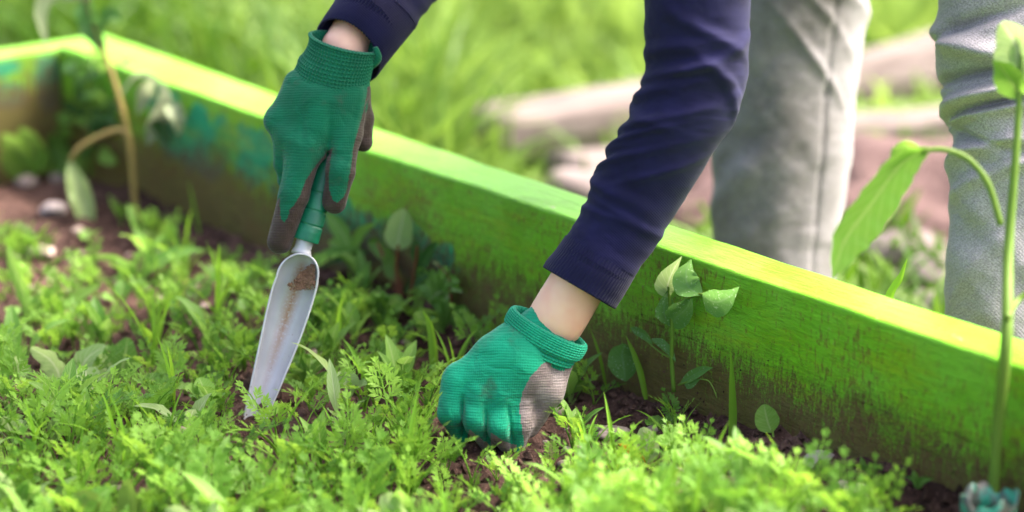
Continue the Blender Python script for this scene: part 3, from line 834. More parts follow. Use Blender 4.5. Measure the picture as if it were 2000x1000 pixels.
for pts, hw in (([(140, 350), (120, 300), (112, 270), (130, 258)], 20), ([(140, 350), (155, 315), (160, 290)], 16), ([(140, 350), (115, 335), (90, 330)], 14)):
    lf(t_, pts, hw, d, M['weed'], .3, RD)

# chard with pale leaf and red stems, left of the centre of the board
t_, d = plant('chard_plant', 'young chard with red stems and one pale upright leaf by the board', 'chard', 790, 585)
for pts in ([(785, 585), (775, 530), (778, 478)], [(800, 585), (812, 520), (815, 480)], [(780, 585), (762, 530), (738, 475)]): stem(t_, pts, [5, 4, 3], d, M['stem_red'], 'leaf_stalk')
lf(t_, [(778, 490), (779, 465), (786, 430), (790, 408)], 25, d, M['weed_pale'], .2, RD, label='pale upright leaf')
for pts, hw in (([(762, 525), (748, 495), (730, 472), (735, 462)], 14), ([(812, 520), (814, 490), (815, 468)], 12), ([(812, 540), (835, 500), (855, 470)], 13), ([(785, 560), (765, 520), (760, 480)], 18), ([(790, 570), (820, 540), (850, 530)], 12)):
    lf(t_, pts, hw, d, M['red_leaf' if hw > 13 else 'dark_leaf'], .5, LA)
t_, d = plant('folded_leaf_plant', 'long folded blue green leaf arching behind the trowel', 'leek', 600, 560)
lf(t_, [(600, 560), (622, 520), (660, 500), (705, 483)], 17, d - .05, M['weed'], 1.0, LA, cup=.9)
lf(t_, [(625, 525), (665, 508), (700, 500), (722, 490)], 9, d - .04, M['dark_leaf'], .8, LA, cup=.6)
for u0, v0, pl in ((690, 430, [(690, 470), (665, 440), (640, 420), (615, 425)]), (700, 0, [(700, 470), (715, 430), (750, 430)]), (0, 0, [(690, 480), (660, 470), (640, 500)])):
    pass
t_, d = plant('pale_leaf_weed', 'pale broad weed just behind the trowel neck, next to the board', 'weed', 690, 500)
for pl, hw in (([(690, 500), (672, 460), (650, 430), (632, 415)], 16), ([(690, 500), (705, 455), (740, 432)], 10), ([(690, 500), (660, 480), (640, 470)], 14)): lf(t_, pl, hw, d, M['weed'], .3)
t_, d = plant('red_stem_weed', 'thin weed with red stem and narrow pale leaves against the board', 'weed', 882, 612)
stem(t_, [(882, 612), (880, 575), (876, 540), (850, 512)], [2.5, 2.5, 2, 1.5], d, M['stem_red'])
for pl, hw in (([(880, 580), (862, 575), (838, 588)], 9), ([(878, 560), (892, 565), (905, 572)], 6), ([(876, 545), (868, 550), (852, 548)], 5), ([(860, 520), (852, 514), (844, 511)], 4)): lf(t_, pl, hw, d, M['weed_pale'], .4)

# pea plant
t_, d = plant('pea_plant', 'young pea plant with white-flecked leaves in front of the green board', 'pea plant', 1316, 765)
d -= .01
stem(t_, [(1316, 765), (1312, 700), (1313, 640), (1309, 600), (1306, 560)], [4.5, 4.5, 4, 3.5, 3], d, M['stem'])
stem(t_, [(1309, 605), (1325, 592), (1352, 578), (1372, 574)], [3.5, 3, 3, 2.5], d, M['stem'], 'leaf_stalk')
lf(t_, [(1372, 577), (1345, 560), (1340, 530), (1350, 506)], 26, d, M['pea'], .25, OV, nseg=16)
lf(t_, [(1370, 575), (1395, 590), (1420, 582), (1444, 560)], 27, d, M['pea'], -.3, OV, nseg=16)
lf(t_, [(1309, 640), (1322, 620), (1342, 600), (1352, 570)], 24, d - .01, M['pea'], .5, OV, nseg=16)
lf(t_, [(1309, 638), (1298, 615), (1298, 590), (1308, 560)], 24, d, M['pea'], -.5, OV, nseg=16)
lf(t_, [(1306, 582), (1304, 560), (1314, 530), (1332, 500)], 20, d - .012, M['weed_pale'], .5, OV, cup=.8, label='pale leaf still folded at the top')
stem(t_, [(1312, 700), (1290, 688), (1262, 665)], [2.5, 2, 2], d, M['stem'], 'leaf_stalk')
lf(t_, [(1275, 672), (1260, 655), (1240, 644), (1232, 640)], 9, d, M['pea'], .6)
lf(t_, [(1272, 662), (1290, 670), (1310, 690), (1320, 708)], 9, d, M['pea'], .4)
stem(t_, [(1325, 752), (1345, 745), (1362, 738)], [2, 2, 2], d, M['stem'], 'leaf_stalk')
lf(t_, [(1328, 750), (1350, 735), (1375, 722), (1393, 718)], 10, d, M['pea'], .5)
lf(t_, [(1336, 748), (1350, 750), (1368, 740)], 9, d, M['pea'], .3)
stem(t_, [(1368, 740), (1385, 745), (1396, 765), (1400, 778)], [1.5, 1.2, 1, .8], d, M['stem'], 'tendril')
t_, d = plant('round_leaf_weed', 'dark round leaf low against the board, left of the pea plant', 'weed', 1225, 745)
lf(t_, [(1222, 745), (1218, 712), (1215, 690), (1222, 672)], 26, d, M['pea'], .3, RD)
t_, d = plant('grass_plant', 'single upright bright grass blade in front of the board, right of the pea plant', 'grass', 1430, 880)
lf(t_, [(1430, 880), (1432, 810), (1430, 740), (1427, 675)], 8, d, M['blade'], .3, [.7, 1, 1, .95, .8, .55, .3, .02], cup=.4)
t_, d = plant('grass_plant', 'narrow leaning grass blade between lower glove and pea plant', 'grass', 1262, 780)
lf(t_, [(1262, 780), (1252, 730), (1238, 690), (1222, 655)], 6, d, M['blade'], .3, GB, cup=.4)
t_, d = plant('grass_plant', 'broad curved grass blade between the two gloves', 'grass', 846, 745)
lf(t_, [(846, 745), (848, 690), (840, 635), (825, 606)], 9, d, M['blade'], .4, GB, cup=.4)
for u, v, l, lb in ((1185, 760, [(1185, 760), (1170, 690), (1152, 640)], 'thin dark grass blade at the foot of the board, right of the lower wrist'), (938, 665, [(938, 668), (932, 645), (926, 622)], 'short thin grass blade just above the lower glove'),
                    (375, 470, [(392, 465), (378, 400), (368, 350)], 'thin pale grass blade rising before the teal paint'), (330, 620, [(330, 640), (345, 580), (395, 530)], 'thin grass blade arching over the bare soil patch')):
    t_, d = plant('grass_plant', lb, 'grass', u, v); lf(t_, l, 3, d, M['blade'], .3, GB)
t_, d = plant('spinach_seedling', 'single rounded bright leaf on a stalk before the board, right of the tall blade', 'seedling', 1512, 875)
stem(t_, [(1512, 875), (1510, 850), (1508, 838)], 2.5, d, M['stem'])
lf(t_, [(1508, 845), (1500, 825), (1495, 805), (1492, 790)], 22, d, M['weed'], .2, RD)
for (u, v, lb) in ((1690, 930, 'tiny two-leaved seedling beside the grey stone'), (1792, 955, 'tiny two-leaved seedling on bare soil, right of the grey stone')):
    t_, d = plant('tiny_seedling', lb, 'seedling', u, v)
    for pl in ([(u, v), (u - 8, v - 18), (u - 26, v - 24)], [(u, v), (u + 10, v - 16), (u + 32, v - 20)], [(u, v), (u - 4, v - 26), (u - 10, v - 38)]): lf(t_, pl, 8, d, M['weed'], .8)
t_, d = plant('orange_leaf_weed', 'weed with one orange leaf and one pale round leaf, right of the lower glove', 'weed', 1258, 905)
lf(t_, [(1262, 905), (1245, 890), (1222, 872), (1206, 866)], 12, d, M['orange_leaf'], .6, label='orange leaf')
lf(t_, [(1262, 905), (1264, 880), (1262, 855), (1254, 835)], 24, d, M['weed_pale'], .3, RD, label='pale round leaf')

# broad leaves left of the trowel
t_, d = plant('broad_leaf_weed', 'weed with a large oval leaf facing us, left of the trowel', 'weed', 235, 745)
lf(t_, [(238, 740), (240, 715), (245, 690), (250, 660)], 30, d, M['weed'], .15, RD, nseg=16)
lf(t_, [(240, 745), (200, 715), (180, 695), (190, 675)], 26, d, M['weed_pale'], .4, OV)
lf(t_, [(232, 750), (290, 745), (330, 730), (345, 725)], 14, d, M['weed'], .7)
t_, d = plant('broad_leaf_weed', 'weed with scalloped broad pale leaves left of the oval leaf', 'weed', 120, 770)
for pl, hw in (([(120, 770), (115, 730), (95, 700), (60, 680)], 26), ([(120, 770), (150, 735), (170, 700), (205, 675)], 24), ([(120, 770), (90, 755), (60, 745)], 18), ([(125, 770), (165, 755), (215, 765)], 14)):
    lf(t_, pl, hw, d, M['weed_pale' if hw > 23 else 'weed'], .5, RD, wav=.25)
t_, d = plant('broad_leaf_weed', 'weed with one long blotched pale leaf at the left edge', 'weed', 55, 775)
lf(t_, [(58, 775), (55, 735), (35, 705), (2, 695)], 18, d, M['weed_pale'], .5, OV)
lf(t_, [(58, 775), (60, 740), (62, 720)], 12, d, M['weed'], .5, OV)
t_, d = plant('dandelion', 'dandelion with tall upright serrated leaves near the left edge', 'dandelion', 62, 640)
for pl, hw in (([(55, 640), (48, 580), (30, 530), (12, 480)], 15), ([(66, 642), (70, 605), (76, 570)], 13), ([(72, 645), (110, 610), (160, 575), (200, 555)], 12), ([(60, 642), (40, 625), (10, 615)], 10)):
    lf(t_, pl, hw, d, M['weed'], .35, [.2, .6, .75, 1.0, .8, .95, .5, .03], wav=.3)
t_, d = plant('spreading_weed', 'weed spreading two long leaves sideways over bare soil', 'weed', 270, 560)
for pl, hw, mt in (([(270, 560), (258, 525), (220, 503), (165, 500)], 13, 'weed'), ([(272, 560), (300, 520), (350, 495), (400, 488)], 20, 'weed'), ([(270, 560), (262, 530), (255, 510)], 11, 'red_leaf'), ([(272, 560), (285, 530), (290, 505)], 10, 'weed'), ([(272, 560), (320, 545), (380, 565)], 9, 'weed')):
    lf(t_, pl, hw, d, M[mt], .8, LA)
for (u, v, lb) in ((740, 640, 'weed with pointed mid green leaves behind the carrots, left of the lower glove'), (850, 600, 'small pointed weed beside the wood chip'), (620, 650, 'round-leaved weed right beside the trowel mouth'),
                   (700, 650, 'leafy weed in the shade right of the trowel'), (870, 660, 'weed with pointed star of leaves next to the lower glove'), (1090, 790, 'toothed weed on dark soil right of the glove'), (600, 770, 'oval-leaved seedling right of the trowel tip')):
    t_, d = plant('pointed_leaf_weed', lb, 'weed', u, v)
    for k in range(7):
        a = math.radians(-160 + k * 23 + random.uniform(-8, 8)); r = random.uniform(45, 70)
        lf(t_, [(u, v), (u + .35 * r * math.cos(a), v + .7 * r * math.sin(a) - 16), (u + .8 * r * math.cos(a), v + .9 * r * math.sin(a) - 20, random.uniform(-30, 30)), (u + 1.1 * r * math.cos(a), v + .9 * r * math.sin(a) - 14, random.uniform(-40, 40))], random.uniform(9, 14), d, M['weed'], random.uniform(.2, 1.), LA)
# blurred chard-like plants in the very front
for u, v, n, mt, lb in ((250, 1080, 7, 'red_leaf', 'out of focus reddish leaf clump in front left, under the pale leaf'), (130, 1090, 6, 'weed', 'out of focus upright leaf clump at the bottom left'), (25, 1060, 5, 'weed', 'out of focus leaf clump in the bottom left corner'),
                         (420, 1120, 5, 'weed_pale', 'out of focus pale leaf clump at the bottom edge below the trowel'), (800, 1080, 5, 'weed_pale', 'out of focus pale leaf clump below the space between gloves'), (1490, 1100, 6, 'weed_pale', 'out of focus broad pale leaf at bottom right of centre'),
                         (1290, 1050, 5, 'weed', 'out of focus broad leaf clump below the orange leaf'), (1010, 1110, 5, 'weed', 'out of focus leaf clump at the bottom edge below the lower glove')):
    t_, d = plant('broad_leaf_clump', lb, 'weed', u, v)
    for k in range(n - 2):
        a = math.radians(random.uniform(-140, -40)); r = random.uniform(100, 165)
        lf(t_, [(u, v), (u + .3 * r * math.cos(a), v + .45 * r * math.sin(a)), (u + .8 * r * math.cos(a), v + .8 * r * math.sin(a)), (u + 1.2 * r * math.cos(a), v + .95 * r * math.sin(a), random.uniform(-80, 60))],
           random.uniform(20, 32), d, M[mt if random.random() < .7 else 'weed'], random.uniform(.1, .9), LA)

# tall plant at the right edge inside a plastic collar
t_, d = plant('tall_plant', 'tall green stemmed plant at the right edge with one big hanging leaf', 'plant', 1938, 1045)
DR = 1.70
def rel(z): return (z - DR) * FPX / DR
stem(t_, [(1938, 1045, rel(d)), (1940, 960, 40), (1950, 820, 10), (1966, 660, 0), (1970, 480, 0), (1984, 300, 0), (1992, 170, 0), (1996, 60, 0)], [12, 12, 11.5, 12, 10, 8, 6, 5], DR, M['stem'])
stem(t_, [(1955, 440), (1930, 360), (1890, 310), (1840, 292), (1800, 296)], [7, 7, 6, 6, 5], DR, M['stem'], 'leaf_stalk')
lf(t_, [(1815, 290), (1760, 320), (1700, 400), (1650, 470), (1626, 545)], 46, DR, M['big_leaf'], .45, [.1, .55, .8, .95, 1.0, .95, .6, .03], cup=.4, nseg=22, label='big hanging leaf')
lf(t_, [(1800, 292), (1770, 285), (1745, 300), (1738, 330)], 16, DR, M['big_leaf'], .6, OV)
stem(t_, [(1968, 620), (1985, 590), (2030, 550)], [7, 6, 5], DR, M['stem'], 'leaf_stalk')
lf(t_, [(2020, 560), (2080, 520), (2150, 540)], 40, DR, M['big_leaf'], .5)
lf(t_, [(1994, 195), (1978, 165), (1958, 135), (1938, 118)], 30, DR, M['big_leaf'], .6, OV)
lf(t_, [(1996, 160), (1990, 120), (1980, 80), (1955, 45)], 42, DR, M['weed_pale'], .5, RD)
lf(t_, [(1996, 150), (2010, 100), (2040, 60)], 32, DR, M['weed_pale'], .3, RD)
lf(t_, [(1994, 170), (2020, 175), (2060, 200)], 26, DR, M['big_leaf'], .4, OV)
# collar cut from a bottle: jagged, eight sided
cu, cv = 1926, 1000; base = Su(1926, 1062); dC = float(proj(base)[2])
rad = .0215; n = 48; ph = np.linspace(0, 6.2832, n, endpoint=False); rows = []
for k, (zf, rf) in enumerate(((0, .92), (.012, .95), (.026, 1.0), (.040, 1.03), (.0405, .97), (.026, .94), (.012, .89), (0, .86))):
    jag = .004 * np.sin(ph * 4 + .6) + .0022 * np.sin(ph * 9 + 1) if k in (3, 4) else 0 * ph
    rr = rad * rf * (1 + .035 * np.cos(ph * 8))
    rows.append(np.stack([base[0] + rr * np.cos(ph), base[1] + rr * np.sin(ph), base[2] - .006 + zf * 1.15 + jag], -1))
V = np.concatenate(rows); o = build('plastic_collar', V, gridfaces(8, n), M['teal']); tag(o, 'teal plastic bottle collar round the foot of the tall plant', 'plant collar')
# blade leaning over the board's top, growing behind it
DCL = 0.
p = Gz(1740, 640, GND); t_ = thing('grass_plant', 'curled narrow leaf rising just behind the board between the legs', 'grass', p); d = 1.93
lf(t_, [(1725, 640), (1740, 575), (1758, 545), (1772, 505)], 9, d, M['blade'], .5, [.5, .9, 1, .8, .9, .6, .35, .03], cup=.6)

# ---- soil crumbs, pebbles, chips
def Sin(u, v, m=.02):
    p = Su(u, v)
    for pl in (nA, dA):
        tb = (p - A0) @ pl
        if tb < m: p = p + pl * (m - tb)
    return p
def crumbs(n, fn, rmin, rmax, mat, name, label, cat):
    base = np.array([(1, 0, 0), (-1, 0, 0), (0, 1, 0), (0, -1, 0), (0, 0, 1), (0, 0, -1), (.6, .6, .5), (-.6, .5, -.5)], float)
    Fb = [[0, 6, 4], [6, 2, 4], [2, 1, 4], [1, 3, 4], [3, 0, 4], [0, 3, 5], [3, 1, 5], [1, 7, 5], [7, 2, 5], [2, 0, 5], [0, 2, 6], [1, 2, 7]]
    V = []; Fc = []; k = 0
    for i in range(n):
        p = fn(); 
        if p is None: continue
        r = rmin + (rmax - rmin) * random.random() ** 3
        b = base * (1 + rng.uniform(-.35, .35, base.shape)) * r * rng.uniform(.6, 1.2, 3)
        a = random.uniform(0, 6.28); ca, sa = math.cos(a), math.sin(a); b = b @ np.array([[ca, sa, 0], [-sa, ca, 0], [0, 0, 1]])
        V.append(b + p); Fc += [[j + k for j in f] for f in Fb]; k += 8
    o = build(name, np.concatenate(V), Fc, mat, smooth=False); tag(o, label, cat, kind='stuff'); return o
def rs():
    s = random.uniform(.0, 2.7); t2 = abs(random.gauss(0, .35)) if random.random() < .6 else random.uniform(0, 1.1)
    p = A0 + s * dA + (t2 + .004) * nA; u, v, d = proj(p)
    if not (-80 < u < 2080 and 200 < v < 1100): return None
    return np.array([p[0], p[1], float(soil_z(p[0], p[1])) + random.uniform(-.001, .003) + .012 * math.exp(-(t2 / .035) ** 2)])
crumbs(26000, rs, .0010, .0085, M['crumb'], 'soil_crumbs', 'loose dark crumbs of soil covering the bed', 'soil')
def rw():   # grains stuck on the inner face of the board
    s = random.uniform(.5, 2.5); z = random.random() ** 2.2 * .085
    p = A0 + s * dA + .0006 * nA; return np.array([p[0], p[1], z])
crumbs(1600, rw, .0004, .0014, M['crumb'], 'soil_splashes', 'grains of soil clinging to the inner face of the long board', 'soil')
for i in range(75):
    while True:
        u = random.uniform(0, 1900); v = random.uniform(430, 1000); p = Su(u, v)
        if (p - A0) @ nA > .02 and (u < 460 and v < 640 or (u > 1050 and v > 700) or random.random() < .15): break
    r = random.uniform(.0025, .006); o = blob(p + np.array([0, 0, r * .3]), (r * 1.3, r, r * .8), 100 + i, M['pale_stone'], 'pebble', sub=7)
    w_ = where(u, v); tag(o, 'small pale pebble ' + w_, 'pebble', 'pale pebbles ' + w_)
p = Sin(1640, 905, .018); o = blob(p + np.array([0, 0, .008]), (.0165, .014, .0095), 77, M['stone'], 'stone', sub=24, rough=.2); tag(o, 'smooth grey stone lying at the foot of the board, lower right', 'stone')
p = Sin(1196, 848); o = blob(p + np.array([0, 0, .003]), (.016, .010, .005), 81, M['pale_stone'], 'stone', sub=18, rough=.5); tag(o, 'flat cream stone on dark soil right of the lower glove', 'stone')
p = Sin(852, 628); o = blob(p + np.array([0, 0, .004]), (.015, .007, .006), 83, M['pale_stone'], 'wood_chip', sub=16, rough=.4); tag(o, 'pale pink wood chip leaning near the red stemmed weed', 'wood chip')
p = Sin(1680, 965); o = blob(p + np.array([0, 0, .002]), (.013, .011, .006), 85, M['pale_stone'], 'stone', sub=16, rough=.4); tag(o, 'pinkish clod-like stone on the bare soil at lower right', 'stone')
for i, (u, v, lb) in enumerate(((15, 345, 'pinkish stone at the left edge by the end board'), (100, 318, 'pinkish stone behind the left seedlings'), (103, 415, 'grey stone on the dark soil near the left edge'), (80, 500, 'pale stone left of the spreading weed'))):
    p = Sin(u, v); o = blob(p + np.array([0, 0, .004]), (.016, .012, .009), 87 + i, M['pale_stone' if i != 2 else 'stone'], 'stone', sub=14); tag(o, lb, 'stone')

# ---- meadow grass behind (one mass)
def meadow(n):
    V = np.zeros((n, 8, 3)); 
    y = 2.3 + 7.5 * rng.random(n) ** 1.3; x = (rng.random(n) - .5) * (2.6 + y * .75) ; z = ground_z(x, y)
    rel = np.stack([x, y], -1) - A0[:2]; s = rel @ dA[:2]; t2 = rel @ nA[:2]
    ok = ~((s > -.12) & (t2 > -TH - .04) & (t2 < BW + .2))
    q = np.stack([x, y, z], -1); u, v, d = proj(q)
    h = rng.uniform(.08, .34, n) * (.6 + .9 * fbm(x * 1.6, y * 1.6, 2, 77))
    # kept low and thin round the timbers, stones, and feet
    low = ((v > 215) & (u > 1020)) | ((v > 130) & (u > 1620)); h = np.where(low, h * .35, h); ok &= ~(low & (rng.random(n) < .80))
    low2 = (v > 150) & (u > 880); h = np.where(low2 & ~low, h * .5, h)
    h = np.where(t2 > -.35, h * .5, h)
    a = rng.random(n) * 6.2832; dx, dy = np.cos(a), np.sin(a); bend = rng.uniform(.2, 1.1, n) * h; w = rng.uniform(.003, .0085, n)
    b2 = rng.random(n) * 6.2832; sx, sy = np.cos(b2) * w, np.sin(b2) * w
    for k, f in enumerate((0, .4, .75, 1.0)):
        wf = (1, .9, .6, .05)[k]
        for j, sg in enumerate((-1, 1)):
            V[:, 2 * k + j, 0] = x + dx * bend * f * f + sg * sx * wf; V[:, 2 * k + j, 1] = y + dy * bend * f * f + sg * sy * wf
            V[:, 2 * k + j, 2] = z - .01 + h * (f - .35 * f * f * bend / h)
    V = V[ok]; m_ = len(V); tone = np.clip((fbm(x * 1.6, y * 1.6, 3, 5) - .5) * 2.6 + .05 + rng.uniform(-.2, .2, n), -.6, .7)[ok]
    i = np.arange(m_)[:, None, None] * 8; f = np.array([[0, 1, 3, 2], [2, 3, 5, 4], [4, 5, 7, 6]])[None] + i
    return V.reshape(-1, 3), f.reshape(-1, 4), np.repeat(tone, 8)
V, Fc, tone = meadow(85000)
o = build('meadow_grass', V, Fc, M['grass'], attr={'tone': tone}); tag(o, 'tall blurred green grass behind the bed', 'grass', kind='stuff')
# weeds behind the board between the legs
for i, (u, v, lb) in enumerate(((1700, 590, 'out of focus grassy weed behind the board, left between the legs'), (1755, 560, 'out of focus grassy weed in front of the soil heap'), (1825, 600, 'out of focus grassy weed against the right trouser leg'), (1380, 470, 'out of focus weed behind the board left of the left leg'))):
    p = Gp(u, v + 60); dd = float(proj(p)[2]); t_ = thing('meadow_weed', lb, 'weed', p)
    for k in range(9):
        a = math.radians(random.uniform(-125, -55)); r = random.uniform(70, 150); lf(t_, [(u, v + 60), (u + .4 * r * math.cos(a), v + 60 + .5 * r * math.sin(a)), (u + 1.3 * r * math.cos(a), v + 60 + r * math.sin(a))], random.uniform(5, 11), dd, M['weed' if k % 3 else 'weed_pale'], .4, GB)

# ------------------------------------------------------------------ trowel
D1 = 2.0
tip = Su(503, 822); dT = float(proj(tip)[2]); wt = (dT - D1) * FPX / D1
trowel = thing('hand_trowel', 'grey plastic hand trowel with green handle stuck upright in the bed', 'trowel', tip)
Ls = [(541, 540), (532, 565), (521, 610), (508, 670), (494, 735), (480, 800), (474, 836)]
Rs = [(621, 540), (617, 565), (603, 612), (586, 660), (565, 712), (532, 790), (512, 836)]
ns, ntt = 60, 31
Lc = catmull(np.array(Ls + [], float), ns - 14); Rc = catmull(np.array(Rs, float), ns - 14)
# arch at the mouth
ar = np.linspace(math.pi / 2, .03, 14)
Cm = (Lc[0] + Rc[0]) / 2; hwv = (Rc[0] - Lc[0]) / 2; upv = np.array([6, -44.])
La = np.array([Cm - hwv * math.cos(a) + upv * math.sin(a) for a in ar]); Ra = np.array([Cm + hwv * math.cos(a) + upv * math.sin(a) for a in ar])
Lc = np.concatenate([La, Lc]); Rc = np.concatenate([Ra, Rc])
tt = np.linspace(-1, 1, ntt); yy = np.linspace(0, 1, ns)
V = np.zeros((ns, ntt, 3)); hw_ = np.linalg.norm(Rc - Lc, axis=1) / 2
dep = np.minimum(hw_ * 1.05, 42) * np.where(yy > .55, 1 - (yy - .55) * 1.1, 1)
dep[:14] = np.linspace(10, dep[14], 14)
wb = np.interp(yy, [0, 1], [0, wt])
V[..., 0] = (Lc[:, None, 0] + Rc[:, None, 0]) / 2 + tt * (Rc - Lc)[:, None, 0] / 2
V[..., 1] = (Lc[:, None, 1] + Rc[:, None, 1]) / 2 + tt * (Rc - Lc)[:, None, 1] / 2
V[..., 2] = wb[:, None] - 18 + dep[:, None] * np.sqrt(np.maximum(0, 1 - abs(tt) ** 2.4))
front = V.copy(); back = V.copy(); back[..., 2] += 3.5; c0 = (Lc + Rc) / 2; back[..., 0] = c0[:, None, 0] + (back[..., 0] - c0[:, None, 0]) * 1.05; back[..., 1] -= 0.
allv = np.concatenate([front, back[:, ::-1]], 1); m_ = 2 * ntt
uv = np.zeros((ns, m_, 2)); uv[:, :ntt, 0] = tt * .5 + .5; uv[:, ntt:, 0] = tt[::-1] * .5 + .5; uv[..., 1] = yy[:, None]
Fc = gridfaces(ns, m_); Fc.append(list(range(m_))[::-1]); Fc.append(list(range((ns - 1) * m_, ns * m_)))
A = allv.reshape(-1, 3)
build('blade', P(A[:, 0], A[:, 1], D1 + A[:, 2] * D1 / FPX), Fc, M['trowel'], trowel, uv=uv.reshape(-1, 2))
rim = np.concatenate([np.column_stack([Lc[::-1], (wb - 18)[::-1]]), np.column_stack([Rc, wb - 18])])
V, Fc, uv = tube(P(rim[:, 0], rim[:, 1], D1 + rim[:, 2] * D1 / FPX), .0011, m=6, n=len(rim) * 2)
build('rim', V, Fc, M['trowel'], trowel, uv=uv * 0)
def hpt(s, w=0): return (590 + s * .285, 490 - s * .958, w)        # along the handle, s px from the neck
hx = np.array([.958, .285]);
def hring(s, r, w): x, y, _ = hpt(s); return [x, y, w, hx[0] * r, hx[1] * r, 0, 0, 0, -r]
V, Fc, uv = loft([hring(-9, 20, 9), hring(-4, 20, 2), hring(4, 17, 0), hring(14, 17, 0), hring(26, 18, 0)], D1, 24, 28)
build('neck', V, Fc, M['trowel'], trowel, uv=uv * 0)
rr = [hring(20, 3, 0), hring(20.5, 24, 0), hring(22, 26.5, 0)]
s = 24
prof = []
for s in range(26, 262, 3):
    r = 27 - 2.0 * math.exp(-((s - 120) / 60.) ** 2); w = .16 * max(0, s - 40)
    for g_ in (53, 83, 119):
        if abs(s - g_) < 2: r -= 1.6
    prof.append(hring(s, r, w))
prof += [hring(264, 22, 36), hring(268, 6, 37)]
V, Fc, uv = loft(rr + prof, D1, 260, 40); build('handle', V, Fc, M['handle'], trowel, uv=uv)
def rt():
    a = random.gauss(0, 1); b_ = random.gauss(0, 1); x = 600 + 15 * a; y = 543 - 6 * a + 12 * b_
    if not (560 < x < 615 and 516 < y < 566 and y > 560 - (x - 560) * .95 and y < 570 - (x - 580) * .1): return None
    q = P(x, y, D1 + (10 - abs(a) * 5 - abs(x - 580) * .35) * D1 / FPX); return q
crumbs(1500, rt, .0006, .0022, M['clod'], 'soil_on_trowel', 'small patch of brown soil crumbs inside the trowel scoop', 'soil')

# ------------------------------------------------------------------ person
person = thing('person', 'person in navy sweatshirt and grey sweatpants bending over the bed, wearing green gloves', 'person', (.38, 2.12, GND))
J = dict(SL=np.array([.165, 1.80, .66]), SR=np.array([-.08, 2.08, .70]), EL=P(1362, 165, 1.872), ER=P(900, -260, 2.2),
         WL=P(1088, 622, 1.937), WR=P(672, 95, 2.02), HIP=np.array([.42, 2.24, .70]), CH=np.array([.09, 1.97, .70]))
ankL = Gp(2040, 730); kneeR = P(1560, -110, 2.44)
FL = np.array([.50, 1.93, GND + .08]); FR = np.array([.315, 2.36, GND + .08])     # ankles
HL = J['HIP'] + np.array([.055, -.075, 0]); HR = J['HIP'] + np.array([-.055, .075, 0])
KL = P(2015, -120, 2.07); KR = P(1560, -120, 2.42); FL = P(2000, 850, 2.06); FR = P(1510, 740, 2.42)
HD = J['CH'] + np.array([-.225, -.16, -.005]); fw = np.array([-.777, -.63, 0.])
hdn = (fw * .55 + np.array([0, 0, -.83])); sd = np.array([-.63, .777, 0])
def body(p):
    r = rc(p, J['CH'], J['HIP'], .095, .10)
    r = smin(r, rc(p, J['SL'], J['SR'], .045, .045), .06)
    for S_, E_, W_ in (('SL', 'EL', 'WL'), ('SR', 'ER', 'WR')):
        r = smin(r, rc(p, J[S_], J[E_], .030, .022), .012); r = smin(r, rc(p, J[E_], J[W_], .022, .0225 if S_ == 'SR' else .0270), .006)
    for h_, k_, a_ in ((HL, KL, FL), (HR, KR, FR)):
        r = smin(r, rc(p, h_, k_, .055, .036), .02); r = smin(r, rc(p, k_, a_, .036, .028), .01)
        r = smin(r, rc(p, a_, a_ + fw * .10 + np.array([0, 0, -.035]), .018, .014), .01)
    nk = J['CH'] + fw * .10
    r = smin(r, rc(p, nk, HD + np.array([.03, .02, 0]), .05, .045), .04)
    r = smin(r, rc(p, HD, HD + hdn * .03 + fw * .05, .076, .068), .03)
    fc = HD + hdn * .085 + fw * .03
    r = smin(r, rc(p, fc + fw * .012, fc - fw * .01 + hdn * .022, .008, .010), .012)      # nose
    for sg in (-1, 1): r = smin(r, rc(p, HD + sd * sg * .078, HD + sd * sg * .084 + fw * .02, .010, .012), .008)   # ears
    r = smin(r, rc(p, fc - fw * .055 - hdn * .02 - sd * .012, fc - fw * .055 - hdn * .02 + sd * .012, .007, .007), .01)   # lips/chin
    return r
V, Fc = surfnets(body, (-.28, 1.60, -.14), (.62, 2.50, .92), .0085)
build('body', V, Fc, M['skin'], person)
def hairf(p):
    r = rc(p, HD - hdn * .03, HD + fw * .055 - hdn * .01, .084, .074); cut = rc(p, HD + hdn * .11 - fw * .02, HD + hdn * .11 + fw * .02, .085, .085)
    r = np.maximum(r, -cut); return smin(r, rc(p, HD - fw * .07 - hdn * .05, HD - fw * .10 + np.array([0, 0, -.0]), .035, .02), .02)
V, Fc = surfnets(hairf, HD - .2, HD + .2, .009); build('hair', V, Fc, M['hair'], person)

# ---- sweatshirt
def ridge(S, PH, s0, ph0, tilt, sg, wph, A):
    dp = (PH - ph0 + math.pi) % (2 * math.pi) - math.pi
    return A * np.exp(-((S - s0 - tilt * dp) / sg) ** 2) * np.exp(-(dp / wph) ** 2)
rA = random.Random(5)
wr2 = [(s, math.pi * rA.uniform(.55, 1.1), rA.uniform(-.05, .05), rA.uniform(.013, .022), rA.uniform(.9, 1.8), rA.uniform(7, 13)) for s in (.19, .235, .285, .33, .365, .40, .435, .47, .505, .545, .60)]
wr2 += [(.52, .9, .10, .022, .7, 8), (.46, .6, .12, .02, .6, 7), (.13, 1.7, .02, .014, 1.4, 7), (.58, 1.2, -.06, .02, .9, 9), (.65, 1.4, .06, .02, 1.0, 8), (.25, 1.3, -.06, .016, .8, 6)]
def sl2(T, PH):
    r = 0 * T
    for w in wr2: r = r + ridge(T, PH, *w)
    return r * np.clip((T - .10) / .03, 0, 1) - 5 * np.clip((T - .10) / .03, 0, 1) + (fbm(T * 26, np.cos(PH) * 2 + np.sin(PH) * 1.3 + 5, 3, 4) - .5) * 6 + 5 * np.exp(-((T - .115) / .012) ** 2)
D2 = 1.90
def wd(dd, D): return (dd - D) * FPX / D
